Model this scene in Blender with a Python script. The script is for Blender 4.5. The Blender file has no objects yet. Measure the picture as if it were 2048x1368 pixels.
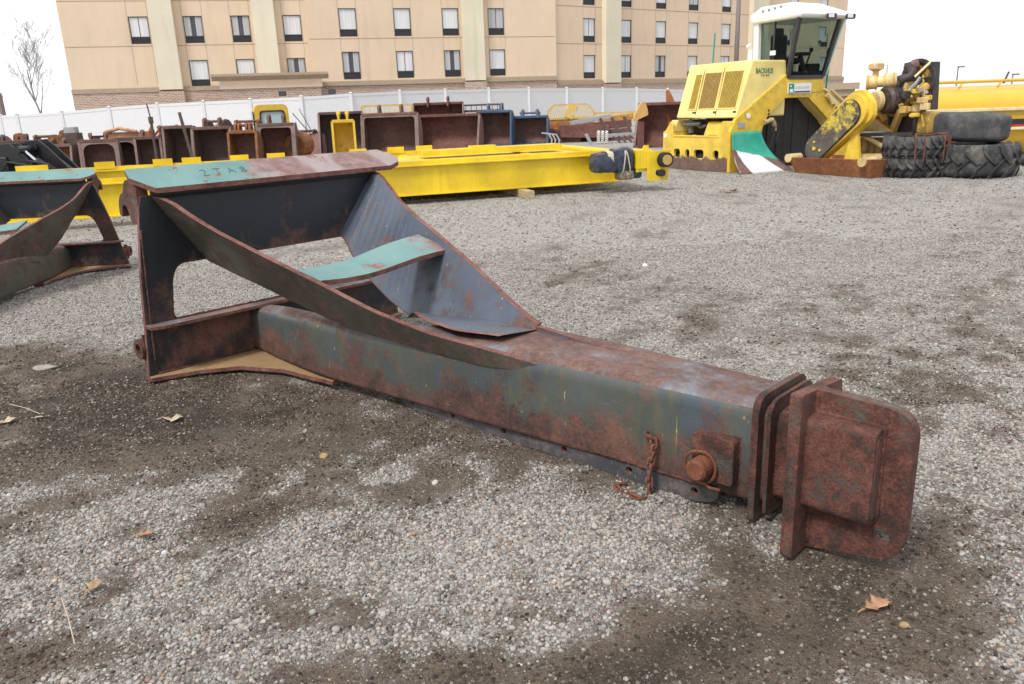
import bpy, bmesh, math, random
import numpy as np
from mathutils import Vector, Matrix
from mathutils.geometry import tessellate_polygon
random.seed(7); np.random.seed(7)
SC = bpy.context.scene
COL = SC.collection
R = math.radians

# ------------------------------------------------------------------ camera
FPX = 1593.0; CX, CY = 1024.0, 684.0; CAMH = 1.5          # photograph is 2048 x 1368
_p, _r = R(16.5), R(2.1)
FW = np.array([0, math.cos(_p), -math.sin(_p)])
_u0 = np.array([0, math.sin(_p), math.cos(_p)]); _x = np.array([1.0, 0, 0])
RT = math.cos(_r) * _x - math.sin(_r) * _u0
UP = math.sin(_r) * _x + math.cos(_r) * _u0
EYE = np.array([0, 0, CAMH])
cd = bpy.data.cameras.new('camera'); cam = bpy.data.objects.new('camera', cd); COL.objects.link(cam)
cd.sensor_width = 36.0; cd.lens = 28.0; cd.clip_start = 0.05; cd.clip_end = 3000
cd.dof.use_dof = True; cd.dof.focus_distance = 3.4; cd.dof.aperture_fstop = 11.0
cam.matrix_world = Matrix(((RT[0], UP[0], -FW[0], 0), (RT[1], UP[1], -FW[1], 0), (RT[2], UP[2], -FW[2], CAMH), (0, 0, 0, 1)))
SC.camera = cam

# ------------------------------------------------------------------ sky, sun, exposure
SUN_EL, SUN_AZ = R(52), R(222)                              # azimuth clockwise from +Y: behind the camera, to its left
w = bpy.data.worlds.new('World'); SC.world = w; w.use_nodes = True
nt = w.node_tree; nt.nodes.clear()
out = nt.nodes.new('ShaderNodeOutputWorld'); bg = nt.nodes.new('ShaderNodeBackground'); bg.inputs[1].default_value = 0.09
sky = nt.nodes.new('ShaderNodeTexSky'); sky.sky_type = 'NISHITA'; sky.sun_disc = False
sky.sun_elevation = SUN_EL; sky.sun_rotation = SUN_AZ; sky.dust_density = 3.0
tc = nt.nodes.new('ShaderNodeTexCoord'); mp = nt.nodes.new('ShaderNodeMapping'); mp.inputs['Scale'].default_value = (1.3, 1.3, 4.0)
nz = nt.nodes.new('ShaderNodeTexNoise'); nz.inputs['Scale'].default_value = 1.6; nz.inputs['Detail'].default_value = 6; nz.inputs['Roughness'].default_value = 0.55
rp = nt.nodes.new('ShaderNodeMapRange'); rp.inputs[1].default_value = 0.36; rp.inputs[2].default_value = 0.6; rp.inputs[3].default_value = 0.86; rp.inputs[4].default_value = 1.0
mx = nt.nodes.new('ShaderNodeMix'); mx.data_type = 'RGBA'; mx.inputs['B'].default_value = (10.6, 10.75, 11.0, 1)
nt.links.new(tc.outputs['Generated'], mp.inputs[0]); nt.links.new(mp.outputs[0], nz.inputs['Vector'])
nt.links.new(nz.outputs[0], rp.inputs[0]); nt.links.new(rp.outputs[0], mx.inputs['Factor'])
nz2 = nt.nodes.new('ShaderNodeTexNoise'); nz2.inputs['Scale'].default_value = 2.4; nz2.inputs['Detail'].default_value = 7; nt.links.new(mp.outputs[0], nz2.inputs['Vector'])
cr = nt.nodes.new('ShaderNodeValToRGB'); cr.color_ramp.elements[0].position = .40; cr.color_ramp.elements[0].color = (7.4, 7.7, 8.15, 1); cr.color_ramp.elements[1].position = .68; cr.color_ramp.elements[1].color = (10.8, 10.9, 11.1, 1)
nt.links.new(nz2.outputs[0], cr.inputs[0]); nt.links.new(cr.outputs[0], mx.inputs['B'])
nt.links.new(sky.outputs[0], mx.inputs['A']); nt.links.new(mx.outputs['Result'], bg.inputs[0]); nt.links.new(bg.outputs[0], out.inputs[0])
sd = bpy.data.lights.new('sun', 'SUN'); sun = bpy.data.objects.new('sun', sd); COL.objects.link(sun)
sd.energy = 2.0; sd.angle = R(13); sd.color = (1.0, 0.97, 0.92)
sv = Vector((math.sin(SUN_AZ) * math.cos(SUN_EL), math.cos(SUN_AZ) * math.cos(SUN_EL), math.sin(SUN_EL)))
sun.rotation_euler = sv.to_track_quat('Z', 'Y').to_euler()
vs = SC.view_settings; vs.view_transform = 'Standard'; vs.look = 'None'; vs.gamma = 1; vs.exposure = 0.58; vs.use_curve_mapping = False

# ------------------------------------------------------------------ placing by sight lines
def ray(px, py): return FW + RT * (px - CX) / FPX - UP * (py - CY) / FPX
def gz(px, py, z=0.0):
    d = ray(px, py); return EYE + d * ((z - CAMH) / d[2])
def atY(px, py, Y):
    d = ray(px, py); return EYE + d * (Y / d[1])
def onplane(px, py, p0, n):
    d = ray(px, py); n = np.array(n, float); return EYE + d * (np.dot(np.array(p0) - EYE, n) / np.dot(d, n))
def project(P):
    v = np.asarray(P) - EYE; z = v @ FW
    z = np.where(np.abs(z) < 1e-6, 1e-6, z)
    return CX + FPX * (v @ RT) / z, CY - FPX * (v @ UP) / z, z

# ------------------------------------------------------------------ mesh helpers
class MB:
    def __init__(s): s.v = []; s.f = []; s.m = []
    def add(s, vs, fs, mi=0):
        b = len(s.v); s.v += [tuple(map(float, p)) for p in vs]
        for f in fs: s.f.append([b + i for i in f]); s.m.append(mi)
        return s
    def box(s, c, d, rz=0.0, mi=0, M=None):
        hx, hy, hz = d[0] / 2, d[1] / 2, d[2] / 2
        if M is None: M = Matrix.Rotation(rz, 3, 'Z')
        vs = [Vector(c) + M @ Vector((x * hx, y * hy, z * hz)) for z in (-1, 1) for y in (-1, 1) for x in (-1, 1)]
        return s.add(vs, [(0, 2, 3, 1), (4, 5, 7, 6), (0, 1, 5, 4), (2, 6, 7, 3), (0, 4, 6, 2), (1, 3, 7, 5)], mi)
    def hexa(s, a, b, mi=0):
        return s.add(list(a) + list(b), [(3, 2, 1, 0), (4, 5, 6, 7), (0, 1, 5, 4), (1, 2, 6, 5), (2, 3, 7, 6), (3, 0, 4, 7)], mi)
    def beam(s, p0, p1, wd, ht, up=(0, 0, 1), mi=0):
        p0, p1 = Vector(p0), Vector(p1); d = (p1 - p0).normalized(); u = Vector(up)
        sd_ = d.cross(u)
        if sd_.length < 1e-4: sd_ = d.cross(Vector((1, 0, 0)))
        sd_.normalize(); u = sd_.cross(d).normalized()
        q = lambda p: [p - sd_ * wd / 2 - u * ht / 2, p + sd_ * wd / 2 - u * ht / 2, p + sd_ * wd / 2 + u * ht / 2, p - sd_ * wd / 2 + u * ht / 2]
        return s.hexa(q(p0), q(p1), mi)
    def prism(s, poly, fn, t0, t1, holes=(), mi=0, ms=None):
        ms = mi if ms is None else ms
        loops = [list(poly)] + [list(h) for h in holes]
        flat = [p for l in loops for p in l]
        tri = tessellate_polygon([[Vector((p[0], p[1], 0)) for p in l] for l in loops])
        n = len(flat); b = len(s.v)
        s.v += [tuple(map(float, fn(p[0], p[1], t0))) for p in flat] + [tuple(map(float, fn(p[0], p[1], t1))) for p in flat]
        for t in tri:
            s.f.append([b + i for i in t][::-1]); s.m.append(mi)
            s.f.append([b + n + i for i in t]); s.m.append(mi)
        o = b
        for l in loops:
            k = len(l)
            for i in range(k):
                j = (i + 1) % k
                s.f.append([o + i, o + j, o + n + j, o + n + i]); s.m.append(ms)
            o += k
        return s
    def tube(s, path, r, n=8, caps=True, mi=0):
        P = [Vector(p) for p in path]; rr = r if isinstance(r, (list, tuple)) else [r] * len(P)
        b = len(s.v); a = None
        for i, p in enumerate(P):
            d = (P[min(i + 1, len(P) - 1)] - P[max(i - 1, 0)]).normalized()
            if a is None: a = d.orthogonal().normalized()
            a = (a - d * a.dot(d))
            a = a.normalized() if a.length > 1e-5 else d.orthogonal().normalized()
            c = d.cross(a)
            for k in range(n):
                t = 2 * math.pi * k / n; s.v.append(tuple(p + (a * math.cos(t) + c * math.sin(t)) * rr[i]))
        for i in range(len(P) - 1):
            for k in range(n):
                k2 = (k + 1) % n
                s.f.append([b + i * n + k, b + i * n + k2, b + (i + 1) * n + k2, b + (i + 1) * n + k]); s.m.append(mi)
        if caps:
            s.f.append([b + k for k in range(n)][::-1]); s.m.append(mi)
            s.f.append([b + (len(P) - 1) * n + k for k in range(n)]); s.m.append(mi)
        return s
    def lathe(s, prof, o, ax, n=24, mi=0, close=True):
        """prof: (radius, along-axis) pairs; closed ring profile when close"""
        o = Vector(o); ax = Vector(ax).normalized(); a = ax.orthogonal().normalized(); c = ax.cross(a)
        b = len(s.v); m = len(prof)
        for k in range(n):
            t = 2 * math.pi * k / n; d = a * math.cos(t) + c * math.sin(t)
            for (r_, h) in prof: s.v.append(tuple(o + d * r_ + ax * h))
        for k in range(n):
            k2 = (k + 1) % n
            for i in range(m if close else m - 1):
                j = (i + 1) % m
                s.f.append([b + k * m + i, b + k * m + j, b + k2 * m + j, b + k2 * m + i]); s.m.append(mi)
        return s
    def build(s, name, mats, parent=None, smooth=False, bevel=0.0, seg=2):
        me = bpy.data.meshes.new(name)
        off = Vector((0, 0, 0))
        me.from_pydata(s.v, [], s.f)
        mats = mats if isinstance(mats, (list, tuple)) else [mats]
        for m in mats: me.materials.append(m)
        me.polygons.foreach_set('material_index', s.m)
        bm = bmesh.new(); bm.from_mesh(me); bmesh.ops.recalc_face_normals(bm, faces=bm.faces); bm.to_mesh(me); bm.free()
        if smooth: me.polygons.foreach_set('use_smooth', [True] * len(me.polygons))
        me.update()
        o = bpy.data.objects.new(name, me); COL.objects.link(o)
        if parent is not None: o.parent = parent
        if bevel:
            md = o.modifiers.new('bevel', 'BEVEL'); md.width = bevel; md.segments = seg; md.limit_method = 'ANGLE'; md.angle_limit = R(40)
        return o
def smooth_by_angle(o, a=40):
    me = o.data
    bm = bmesh.new(); bm.from_mesh(me)
    for e in bm.edges: e.smooth = not (len(e.link_faces) == 2 and e.calc_face_angle(0) > R(a))
    for f in bm.faces: f.smooth = True
    bm.to_mesh(me); bm.free(); return o
def thing(name, label, cat, loc=(0, 0, 0), rz=0.0, group=None, kind=None):
    o = bpy.data.objects.new(name, None); COL.objects.link(o); o.location = tuple(map(float, loc)); o.rotation_euler = (0, 0, rz); o.empty_display_size = 0.1
    return tag(o, label, cat, group, kind)
def tag(o, label=None, cat=None, group=None, kind=None):
    if label: o['label'] = label
    if cat: o['category'] = cat
    if group: o['group'] = group
    if kind: o['kind'] = kind
    return o
def copy_tree(o, parent=None):
    c = o.copy(); COL.objects.link(c)
    if parent is not None: c.parent = parent
    for ch in list(o.children): copy_tree(ch, c)
    return c
def rounded(pts, rad, n=4):
    """round the corners of a 2-D polygon; rad a number or one per corner"""
    res = []; k = len(pts)
    for i in range(k):
        p0, p, p1 = Vector(pts[i - 1]), Vector(pts[i]), Vector(pts[(i + 1) % k])
        r_ = rad[i] if isinstance(rad, (list, tuple)) else rad
        if r_ <= 0: res.append((p.x, p.y)); continue
        a = (p0 - p); b = (p1 - p); t = min(r_, a.length * .49, b.length * .49)
        A = p + a.normalized() * t; Bq = p + b.normalized() * t
        for q in range(n + 1):
            u = q / n; w_ = A * (1 - u) ** 2 + p * 2 * u * (1 - u) + Bq * u * u
            res.append((w_.x, w_.y))
    return res
def circ(c, r_, n=16): return [(c[0] + r_ * math.cos(2 * math.pi * i / n), c[1] + r_ * math.sin(2 * math.pi * i / n)) for i in range(n)]
def lerp_tab(tab, x):
    if x <= tab[0][0]: return tab[0][1:]
    for a, b in zip(tab, tab[1:]):
        if x <= b[0]:
            u = (x - a[0]) / (b[0] - a[0]); return tuple(p + (q - p) * u for p, q in zip(a[1:], b[1:]))
    return tab[-1][1:]

# ------------------------------------------------------------------ materials
class NT:
    def __init__(s, name):
        s.m = bpy.data.materials.new(name); s.m.use_nodes = True; s.t = s.m.node_tree; s.t.nodes.clear()
        s.out = s.n('ShaderNodeOutputMaterial'); s.b = s.n('ShaderNodeBsdfPrincipled'); s.l(s.b.outputs[0], s.out.inputs[0])
        s.tc = s.n('ShaderNodeTexCoord')
    def n(s, t, **k):
        q = s.t.nodes.new(t)
        for a, v in k.items(): setattr(q, a, v)
        return q
    def l(s, a, b): s.t.links.new(a, b)
    def set(s, sock, v):
        if hasattr(v, 'is_linked') or isinstance(v, bpy.types.NodeSocket): s.l(v, sock)
        elif isinstance(v, (tuple, list)) and len(v) == 3 and sock.type == 'RGBA': sock.default_value = (*v, 1)
        else: sock.default_value = v
    def noise(s, scale, detail=6, rough=.6, vec=None, dist=0.0, mscale=None, rot=None):
        q = s.n('ShaderNodeTexNoise'); q.inputs['Scale'].default_value = scale; q.inputs['Detail'].default_value = detail
        q.inputs['Roughness'].default_value = rough; q.inputs['Distortion'].default_value = dist
        s.l(s.vec(vec, mscale, rot), q.inputs['Vector']); return q.outputs[0]
    def vec(s, vec=None, mscale=None, rot=None):
        v = vec or s.tc.outputs['Object']
        if mscale or rot:
            mp_ = s.n('ShaderNodeMapping')
            if mscale: mp_.inputs['Scale'].default_value = mscale
            if rot: mp_.inputs['Rotation'].default_value = rot
            s.l(v, mp_.inputs[0]); v = mp_.outputs[0]
        return v
    def voro(s, scale, feat='F1', vec=None, mscale=None, out='Distance', rnd=1.0):
        q = s.n('ShaderNodeTexVoronoi', feature=feat); q.inputs['Scale'].default_value = scale; q.inputs['Randomness'].default_value = rnd
        s.l(s.vec(vec, mscale), q.inputs['Vector']); return q.outputs[out]
    def ramp(s, fac, a, b, lo=0.0, hi=1.0):
        q = s.n('ShaderNodeMapRange'); s.set(q.inputs[0], fac)
        for i, v in zip((1, 2, 3, 4), (a, b, lo, hi)): q.inputs[i].default_value = v
        return q.outputs[0]
    def colramp(s, fac, stops):
        q = s.n('ShaderNodeValToRGB'); s.set(q.inputs[0], fac); e = q.color_ramp.elements
        while len(e) < len(stops): e.new(.5)
        for el, (p, c) in zip(e, stops): el.position = p; el.color = (*c, 1)
        return q.outputs[0]
    def mix(s, fac, a, b):
        q = s.n('ShaderNodeMix', data_type='RGBA'); s.set(q.inputs['Factor'], fac); s.set(q.inputs['A'], a); s.set(q.inputs['B'], b); return q.outputs['Result']
    def math(s, op, a, b=0.0):
        q = s.n('ShaderNodeMath', operation=op); s.set(q.inputs[0], a); s.set(q.inputs[1], b); return q.outputs[0]
    def sep(s, vec=None):
        q = s.n('ShaderNodeSeparateXYZ'); s.l(vec or s.tc.outputs['Object'], q.inputs[0]); return q.outputs
    def attr(s, name):
        q = s.n('ShaderNodeAttribute'); q.attribute_name = name; return q.outputs['Fac']
    def fin(s, col, rough=.6, metal=0.0, bump=None, bs=.3, bd=.01, spec=.5):
        s.set(s.b.inputs['Base Color'], col); s.set(s.b.inputs['Roughness'], rough); s.set(s.b.inputs['Metallic'], metal)
        s.b.inputs['Specular IOR Level'].default_value = spec
        if bump is not None:
            q = s.n('ShaderNodeBump'); q.inputs['Strength'].default_value = bs; q.inputs['Distance'].default_value = bd
            s.l(bump, q.inputs['Height']); s.l(q.outputs[0], s.b.inputs['Normal'])
        return s.m
RUST = [(.3, (.036, .022, .017)), (.5, (.095, .046, .034)), (.68, (.16, .076, .054))]
def plain(name, c, rough=.6, metal=0.0, var=.12, scale=8.0, spec=.5):
    t = NT(name); n = t.noise(scale, 5); d = tuple(x * (1 - var * 1.6) for x in c); h = tuple(min(1, x * (1 + var)) for x in c)
    return t.fin(t.colramp(n, [(.3, d), (.7, h)]), rough, metal, spec=spec)
def weather(name, paint, rust=RUST, cover=.5, scale=3.0, soft=.05, streak=.0, streak_col=None, patch_col=None, patch=.6, rough=.42, speck=True, pale=None, bump=.25, grad=None, spec=.5, scratch=None, spots=False, streak2=None, edge=0.0):
    """worn paint over rust. cover: larger = more rust; grad=(axis, from, to, gain): more rust towards 'to'"""
    t = NT(name)
    n1 = t.noise(scale, 10, .68); n2 = t.noise(scale * 4.3, 8, .7); n3 = t.noise(scale * 22, 4, .7)
    base = t.colramp(t.noise(scale * .8, 5), [(.35, tuple(x * .8 for x in paint)), (.65, tuple(min(1, x * 1.15) for x in paint))])
    if patch_col: base = t.mix(t.ramp(t.noise(scale * .9, 5, .6, mscale=(1, 1, .6)), patch, patch + .12), base, patch_col)
    if streak: base = t.mix(t.math('MULTIPLY', t.math('MULTIPLY', t.ramp(t.noise(scale * 3.4, 7, .7, mscale=(1, 1, .13), dist=.4), .48, .66), t.ramp(t.noise(scale * 1.1, 4), .40, .58)), streak), base, streak_col)
    if streak2: base = t.mix(t.math('MULTIPLY', t.ramp(t.noise(scale * 4.6, 8, .72, mscale=(1, 1, .16), dist=.5), .49, .62, 0, .9), t.ramp(t.noise(scale * .8, 4, .6, rot=(1, .4, .2)), .40, .56)), base, streak2)
    if pale: base = t.mix(t.ramp(t.noise(scale * 9, 3, .5, mscale=(2.2, 2.2, .5)), .70, .74), base, pale)
    rc = t.colramp(t.ramp(t.math('ADD', t.math('ADD', t.math('MULTIPLY', n2, .4), t.math('MULTIPLY', n3, .3)), t.math('MULTIPLY', t.noise(scale * .7, 3), .3)), .38, .62, .25, .75), rust)
    th = 1 - cover
    f = t.math('ADD', t.math('MULTIPLY', n1, .72), t.math('MULTIPLY', n2, .28))
    if grad:
        ax, a, b, g = grad
        f = t.math('ADD', f, t.ramp(t.sep()[ax], a, b, 0, g))
    if edge:
        bv = t.n('ShaderNodeBevel', samples=4); bv.inputs['Radius'].default_value = .022; ge = t.n('ShaderNodeNewGeometry'); dt = t.n('ShaderNodeVectorMath', operation='DOT_PRODUCT')
        t.l(bv.outputs[0], dt.inputs[0]); t.l(ge.outputs['Normal'], dt.inputs[1]); f = t.math('ADD', f, t.ramp(dt.outputs['Value'], 1.0, .86, 0, edge))
    mask = t.ramp(f, th - soft, th + soft)
    col = t.mix(mask, base, rc)
    if scratch:
        for rr, sc_ in (((.3, .9, .2), (2.2, 70, 70)), ((.2, -.5, .4), (70, 3, 50)), ((1.2, .3, -.3), (60, 60, 2.5))):
            lines = t.ramp(t.noise(1.0, 2, .5, mscale=sc_, rot=rr), .72, .77, 0, .5)
            col = t.mix(t.math('MULTIPLY', lines, t.ramp(t.noise(scale * 1.6, 2), .47, .56)), col, scratch)
    if speck and not spots: col = t.mix(t.ramp(t.voro(scale * 16), .05, .11, .75, 0), col, (.03, .018, .014))
    if spots:
        col = t.mix(t.ramp(t.voro(scale * 16), .05, .11, .75, 0), col, (.03, .018, .014))
        col = t.mix(t.math('MULTIPLY', t.ramp(t.voro(scale * 5.5, vec=None), .10, .17, .7, 0), t.ramp(t.noise(scale * 2, 3), .45, .6)), col, (.035, .02, .016))
    ro = t.ramp(mask, 0, 1, rough, .85)
    h = t.math('ADD', t.math('MULTIPLY', n3, .6), t.math('MULTIPLY', mask, t.noise(scale * 12, 6, .8)))
    return t.fin(col, ro, 0.0, h, bump, .006, spec)
# ================================================================== GROUND
_G = np.random.RandomState(11).rand(256, 256)
def vnoise(x, y):
    xi = np.floor(x).astype(int); yi = np.floor(y).astype(int); fx = x - xi; fy = y - yi
    fx = fx * fx * (3 - 2 * fx); fy = fy * fy * (3 - 2 * fy)
    g = lambda a, b: _G[a & 255, b & 255]
    return (g(xi, yi) * (1 - fx) + g(xi + 1, yi) * fx) * (1 - fy) + (g(xi, yi + 1) * (1 - fx) + g(xi + 1, yi + 1) * fx) * fy
def fbm(x, y, o=5, s=1.0):
    t = 0; a = .5; q = 0
    for i in range(o):
        t = t + a * vnoise(x * s + 17.3 * i, y * s + 9.1 * i); q += a; a *= .55; s *= 2.03
    return t / q
# patches of bare dirt (-) and thicker gravel (+) seen in the yard: centre, size (photo pixels measured on the ground), tilt, weight
PATCH = [(120, 800, 330, 100, -4, -.75), (150, 730, 220, 45, 0, -.5), (560, 830, 420, 75, -8, -.42), (640, 900, 420, 50, -10, -.24), (520, 1030, 180, 32, -16, -.42),
         (1090, 920, 240, 50, 14, -.34), (1420, 1290, 720, 150, -5, -.33), (1900, 1160, 300, 90, -6, -.2), (760, 1350, 420, 50, 0, -.30), (40, 1320, 130, 45, -10, -.4),
         (1890, 700, 240, 90, 14, -.20), (1560, 640, 200, 60, 12, -.08), (1800, 590, 260, 26, 8, -.14), (1380, 427, 120, 6, 0, -.4), (1180, 530, 160, 36, 0, -.18),
         (1430, 407, 130, 5, 0, -.3), (620, 1240, 120, 26, -20, -.25), (1980, 480, 160, 12, 10, -.14), (1640, 470, 160, 8, 6, -.16), (1320, 470, 120, 8, 4, -.1),
         (180, 1180, 330, 170, -12, .32), (560, 1330, 300, 110, -15, .25), (720, 1100, 330, 70, -17, .35), (980, 1110, 220, 70, -15, .18), (420, 960, 220, 32, -16, .25),
         (140, 620, 220, 46, -4, .35), (470, 600, 140, 60, 0, .3), (1300, 440, 500, 45, 4, .18), (1000, 450, 160, 45, 0, .25), (1250, 640, 200, 60, 0, .12), (1500, 800, 150, 120, 0, .12),
         (1180, 1090, 220, 70, 6, .2), (1900, 900, 160, 120, 30, .1), (1000, 600, 120, 50, 25, .22), (1560, 540, 500, 50, 8, .12)]
_td = np.array([.55, .83])                                 # wheel-track direction on the ground
def gravel_mask(x, y):
    a = x * _td[0] + y * _td[1]; b = -x * _td[1] + y * _td[0]
    g = .50 + .75 * (fbm(a * .55 + 40, b * 2.1 + 40, 5) - .5) + .65 * (fbm(x * 2.3 + 90, y * 2.3 + 90, 5) - .5) + .75 * (fbm(x * 8 + 30, y * 8 + 70, 4) - .5) + .4 * (fbm(a * 1.3 + 7, b * 7 + 7, 3) - .5)
    px, py, z = project(np.stack([x, y, np.zeros_like(x)], -1))
    ok = z > .3
    for (cx, cy, rx, ry, an, wt) in PATCH:
        c, s_ = math.cos(R(an)), math.sin(R(an)); dx = px - cx; dy = py - cy
        q = ((dx * c + dy * s_) / rx) ** 2 + ((-dx * s_ + dy * c) / ry) ** 2
        g = g + np.where(ok, wt * np.exp(-q * 1.3), 0)
    far = np.clip((np.hypot(x, y) - 6) / 14, 0, 1); g = g + .20 * np.clip((np.hypot(x, y) - 4.0) / 1.6, 0, 1); g = .62 + (g - .62) * (1 - .55 * far)
    return np.clip(g + far * .12, -.8, 1)
def ground_h(x, y):
    d = np.hypot(x, y); k = np.clip(1.3 - d / 30, 0, 1)
    h = .028 * (fbm(x * 1.1 + 5, y * 1.1 + 5, 4) - .5) + .022 * (fbm(x * 5 + 5, y * 5 + 8, 4) - .5)
    a = x * _td[0] + y * _td[1]; b = -x * _td[1] + y * _td[0]
    h = h + .02 * (fbm(a * .6 + 40, b * 2.6 + 40, 4) - .5)
    return (h - .004) * k
def axis(lo, hi, st, far, g):
    v = list(np.arange(lo, hi + 1e-6, st)); s = st
    while v[-1] < far: s *= g; v.append(v[-1] + s)
    s = st
    while v[0] > -far: s *= g; v.insert(0, v[0] - s)
    return np.array(v)
xs = axis(-4.4, 4.4, .035, 900, 1.07); ys = axis(1.2, 7.5, .035, 900, 1.07)
GX, GY = np.meshgrid(xs, ys); gxf, gyf = GX.ravel(), GY.ravel()
gv = np.stack([gxf, gyf, ground_h(gxf, gyf)], -1)
nx, ny = len(xs), len(ys)
ii = (np.arange(ny - 1)[:, None] * nx + np.arange(nx - 1)[None, :]).ravel()
gf = np.stack([ii, ii + 1, ii + nx + 1, ii + nx], -1)
me = bpy.data.meshes.new('gravel_yard')
me.vertices.add(len(gv)); me.vertices.foreach_set('co', gv.ravel().astype(np.float32))
me.loops.add(gf.size); me.loops.foreach_set('vertex_index', gf.ravel().astype(np.int32))
me.polygons.add(len(gf)); me.polygons.foreach_set('loop_start', (np.arange(len(gf)) * 4).astype(np.int32)); me.polygons.foreach_set('loop_total', np.full(len(gf), 4, np.int32))
me.update(calc_edges=True); me.polygons.foreach_set('use_smooth', [True] * len(gf))
at_ = me.attributes.new('gravel', 'FLOAT', 'POINT'); at_.data.foreach_set('value', gravel_mask(gxf, gyf).astype(np.float32))
t = NT('gravel_ground')
P = t.tc.outputs['Object']; g = t.attr('gravel')
fine = t.noise(60, 6, .75); mid = t.noise(7, 6, .65); spk = t.noise(140, 3, .7)
dirt = t.colramp(t.math('ADD', t.math('MULTIPLY', fine, .55), t.math('MULTIPLY', mid, .45)), [(.3, (.052, .036, .025)), (.5, (.150, .106, .072)), (.72, (.265, .200, .142))])
grit = t.voro(95, out='Color'); gs = t.sep(grit)
dirt = t.mix(t.ramp(t.noise(230, 2, .6), .38, .62, .0, .55), dirt, (.21, .175, .14)); dirt = t.mix(t.ramp(t.noise(170, 3, .7), .52, .62, .0, .75), dirt, (.030, .023, .018)); dirt = t.mix(t.ramp(g, .12, -.2, 0, .72), dirt, (.030, .024, .020))
dirt = t.mix(t.math('MULTIPLY', t.ramp(gs[0], .74, .8), t.ramp(t.voro(95), .45, .30)), dirt, t.colramp(gs[1], [(.1, (.12, .10, .08)), (.6, (.22, .19, .16)), (.95, (.36, .33, .29))]))
cell = t.voro(62, out='Color'); cs = t.sep(cell); cd_ = t.voro(62)
stone = t.colramp(cs[0], [(.0, (.19, .165, .14)), (.35, (.37, .345, .315)), (.6, (.42, .41, .395)), (.8, (.51, .49, .46)), (1.0, (.70, .68, .64))])
stone = t.mix(t.ramp(cs[1], .86, .9), stone, (.36, .26, .18))
stone = t.mix(t.ramp(cs[2], .86, .9), stone, (.13, .125, .125))
stone = t.mix(t.ramp(cd_, .62, .95), stone, (.075, .06, .047))
cell2 = t.sep(t.voro(24, out='Color'))
stone = t.mix(t.ramp(cell2[0], .2, .95, 0, .5), stone, (.50, .475, .44))
gm = t.math('ADD', g, t.math('MULTIPLY', t.math('SUBTRACT', spk, .5), .5))
gm = t.math('ADD', gm, t.math('MULTIPLY', t.math('SUBTRACT', t.noise(18, 4, .7), .5), .6))
col = t.mix(t.ramp(gm, .28, .74), dirt, stone)
col = t.mix(t.ramp(t.noise(.5, 5, .6, mscale=(1, 2.2, 1)), .52, .72, 0, .34), col, (.19, .165, .14))
hgt = t.math('ADD', t.math('MULTIPLY', cd_, -.8), t.math('ADD', t.math('ADD', t.math('MULTIPLY', t.noise(22, 5, .7), 2.2), t.math('MULTIPLY', fine, 1.6)), t.math('MULTIPLY', t.voro(130), -.4)))
t.fin(col, .9, 0, hgt, .85, .016, .3)
me.materials.append(t.m)
ground = bpy.data.objects.new('gravel_yard', me); COL.objects.link(ground); tag(ground, 'grey gravel yard with brown dirt patches', kind='structure')

# loose pebbles: real stones scattered over the yard, one object
pebs = bpy.data.collections.new('pebble_shapes')
t = NT('pebble'); oi = t.n('ShaderNodeObjectInfo'); rnd = oi.outputs['Random']
pc = t.colramp(rnd, [(.0, (.085, .075, .068)), (.1, (.17, .15, .13)), (.3, (.27, .255, .235)), (.5, (.34, .33, .315)), (.66, (.42, .405, .38)), (.80, (.49, .465, .42)), (.87, (.37, .275, .19)), (.92, (.56, .53, .49)), (.97, (.30, .19, .14)), (1.0, (.66, .64, .60))])
pc = t.mix(t.ramp(t.noise(3, 4), .35, .7, .35, 0), pc, (.12, .095, .07))
t.fin(pc, .82, 0, t.noise(9, 4), .3, .05, .3); PEB = t.m
for k in range(7):
    bm = bmesh.new(); bmesh.ops.create_icosphere(bm, subdivisions=2, radius=1.0); rs = np.random.RandomState(k)
    pl = [(Vector(rs.normal(size=3)).normalized(), rs.uniform(.62, .9)) for _ in range(6)]
    sc = (rs.uniform(.85, 1.3), rs.uniform(.75, 1.0), rs.uniform(.5, .8))
    for v in bm.verts:
        for n_, d_ in pl:
            e = v.co.dot(n_)
            if e > d_: v.co -= n_ * (e - d_) * .8
        v.co = Vector((v.co.x * sc[0], v.co.y * sc[1], v.co.z * sc[2]))
    for f in bm.faces: f.smooth = True
    pm = bpy.data.meshes.new('pebble'); bm.to_mesh(pm); bm.free(); pm.materials.append(PEB)
    pebs.objects.link(bpy.data.objects.new('pebble', pm))
rs = np.random.RandomState(5)
def scatter(n, y0, y1, lo, hi, base, power, cut):
    y = np.sqrt(rs.uniform(y0 * y0, y1 * y1, n)); x = rs.uniform(-1, 1, n) * (.88 * y + .6)
    g_ = gravel_mask(x, y); keep = rs.rand(n) < np.clip(base * np.clip(.25 + 2.2 * (fbm(x * 6 + 3, y * 6 + 60, 3) - .32), 0, 1.6) * np.clip(1 + 1.6 * np.minimum(g_, 0), .15, 1) + (g_ - cut) * power, 0, 1)
    x, y = x[keep], y[keep]
    s_ = lo * (hi / lo) ** (rs.rand(len(x)) ** 1.5)
    return x, y, s_
def scatter2(n, y0, y1, lo, hi):
    y = np.sqrt(rs.uniform(y0 * y0, y1 * y1, n)); x = rs.uniform(-1, 1, n) * (.88 * y + .6)
    g_ = gravel_mask(x, y); keep = rs.rand(n) < np.clip((.62 - g_) * 1.6, 0, 1) * np.clip(.2 + 2.4 * (fbm(x * 4 + 13, y * 4 + 50, 4) - .3), 0, 1)
    x, y = x[keep], y[keep]; return x, y, lo * (hi / lo) ** (rs.rand(len(x)) ** 2.2)
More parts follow.
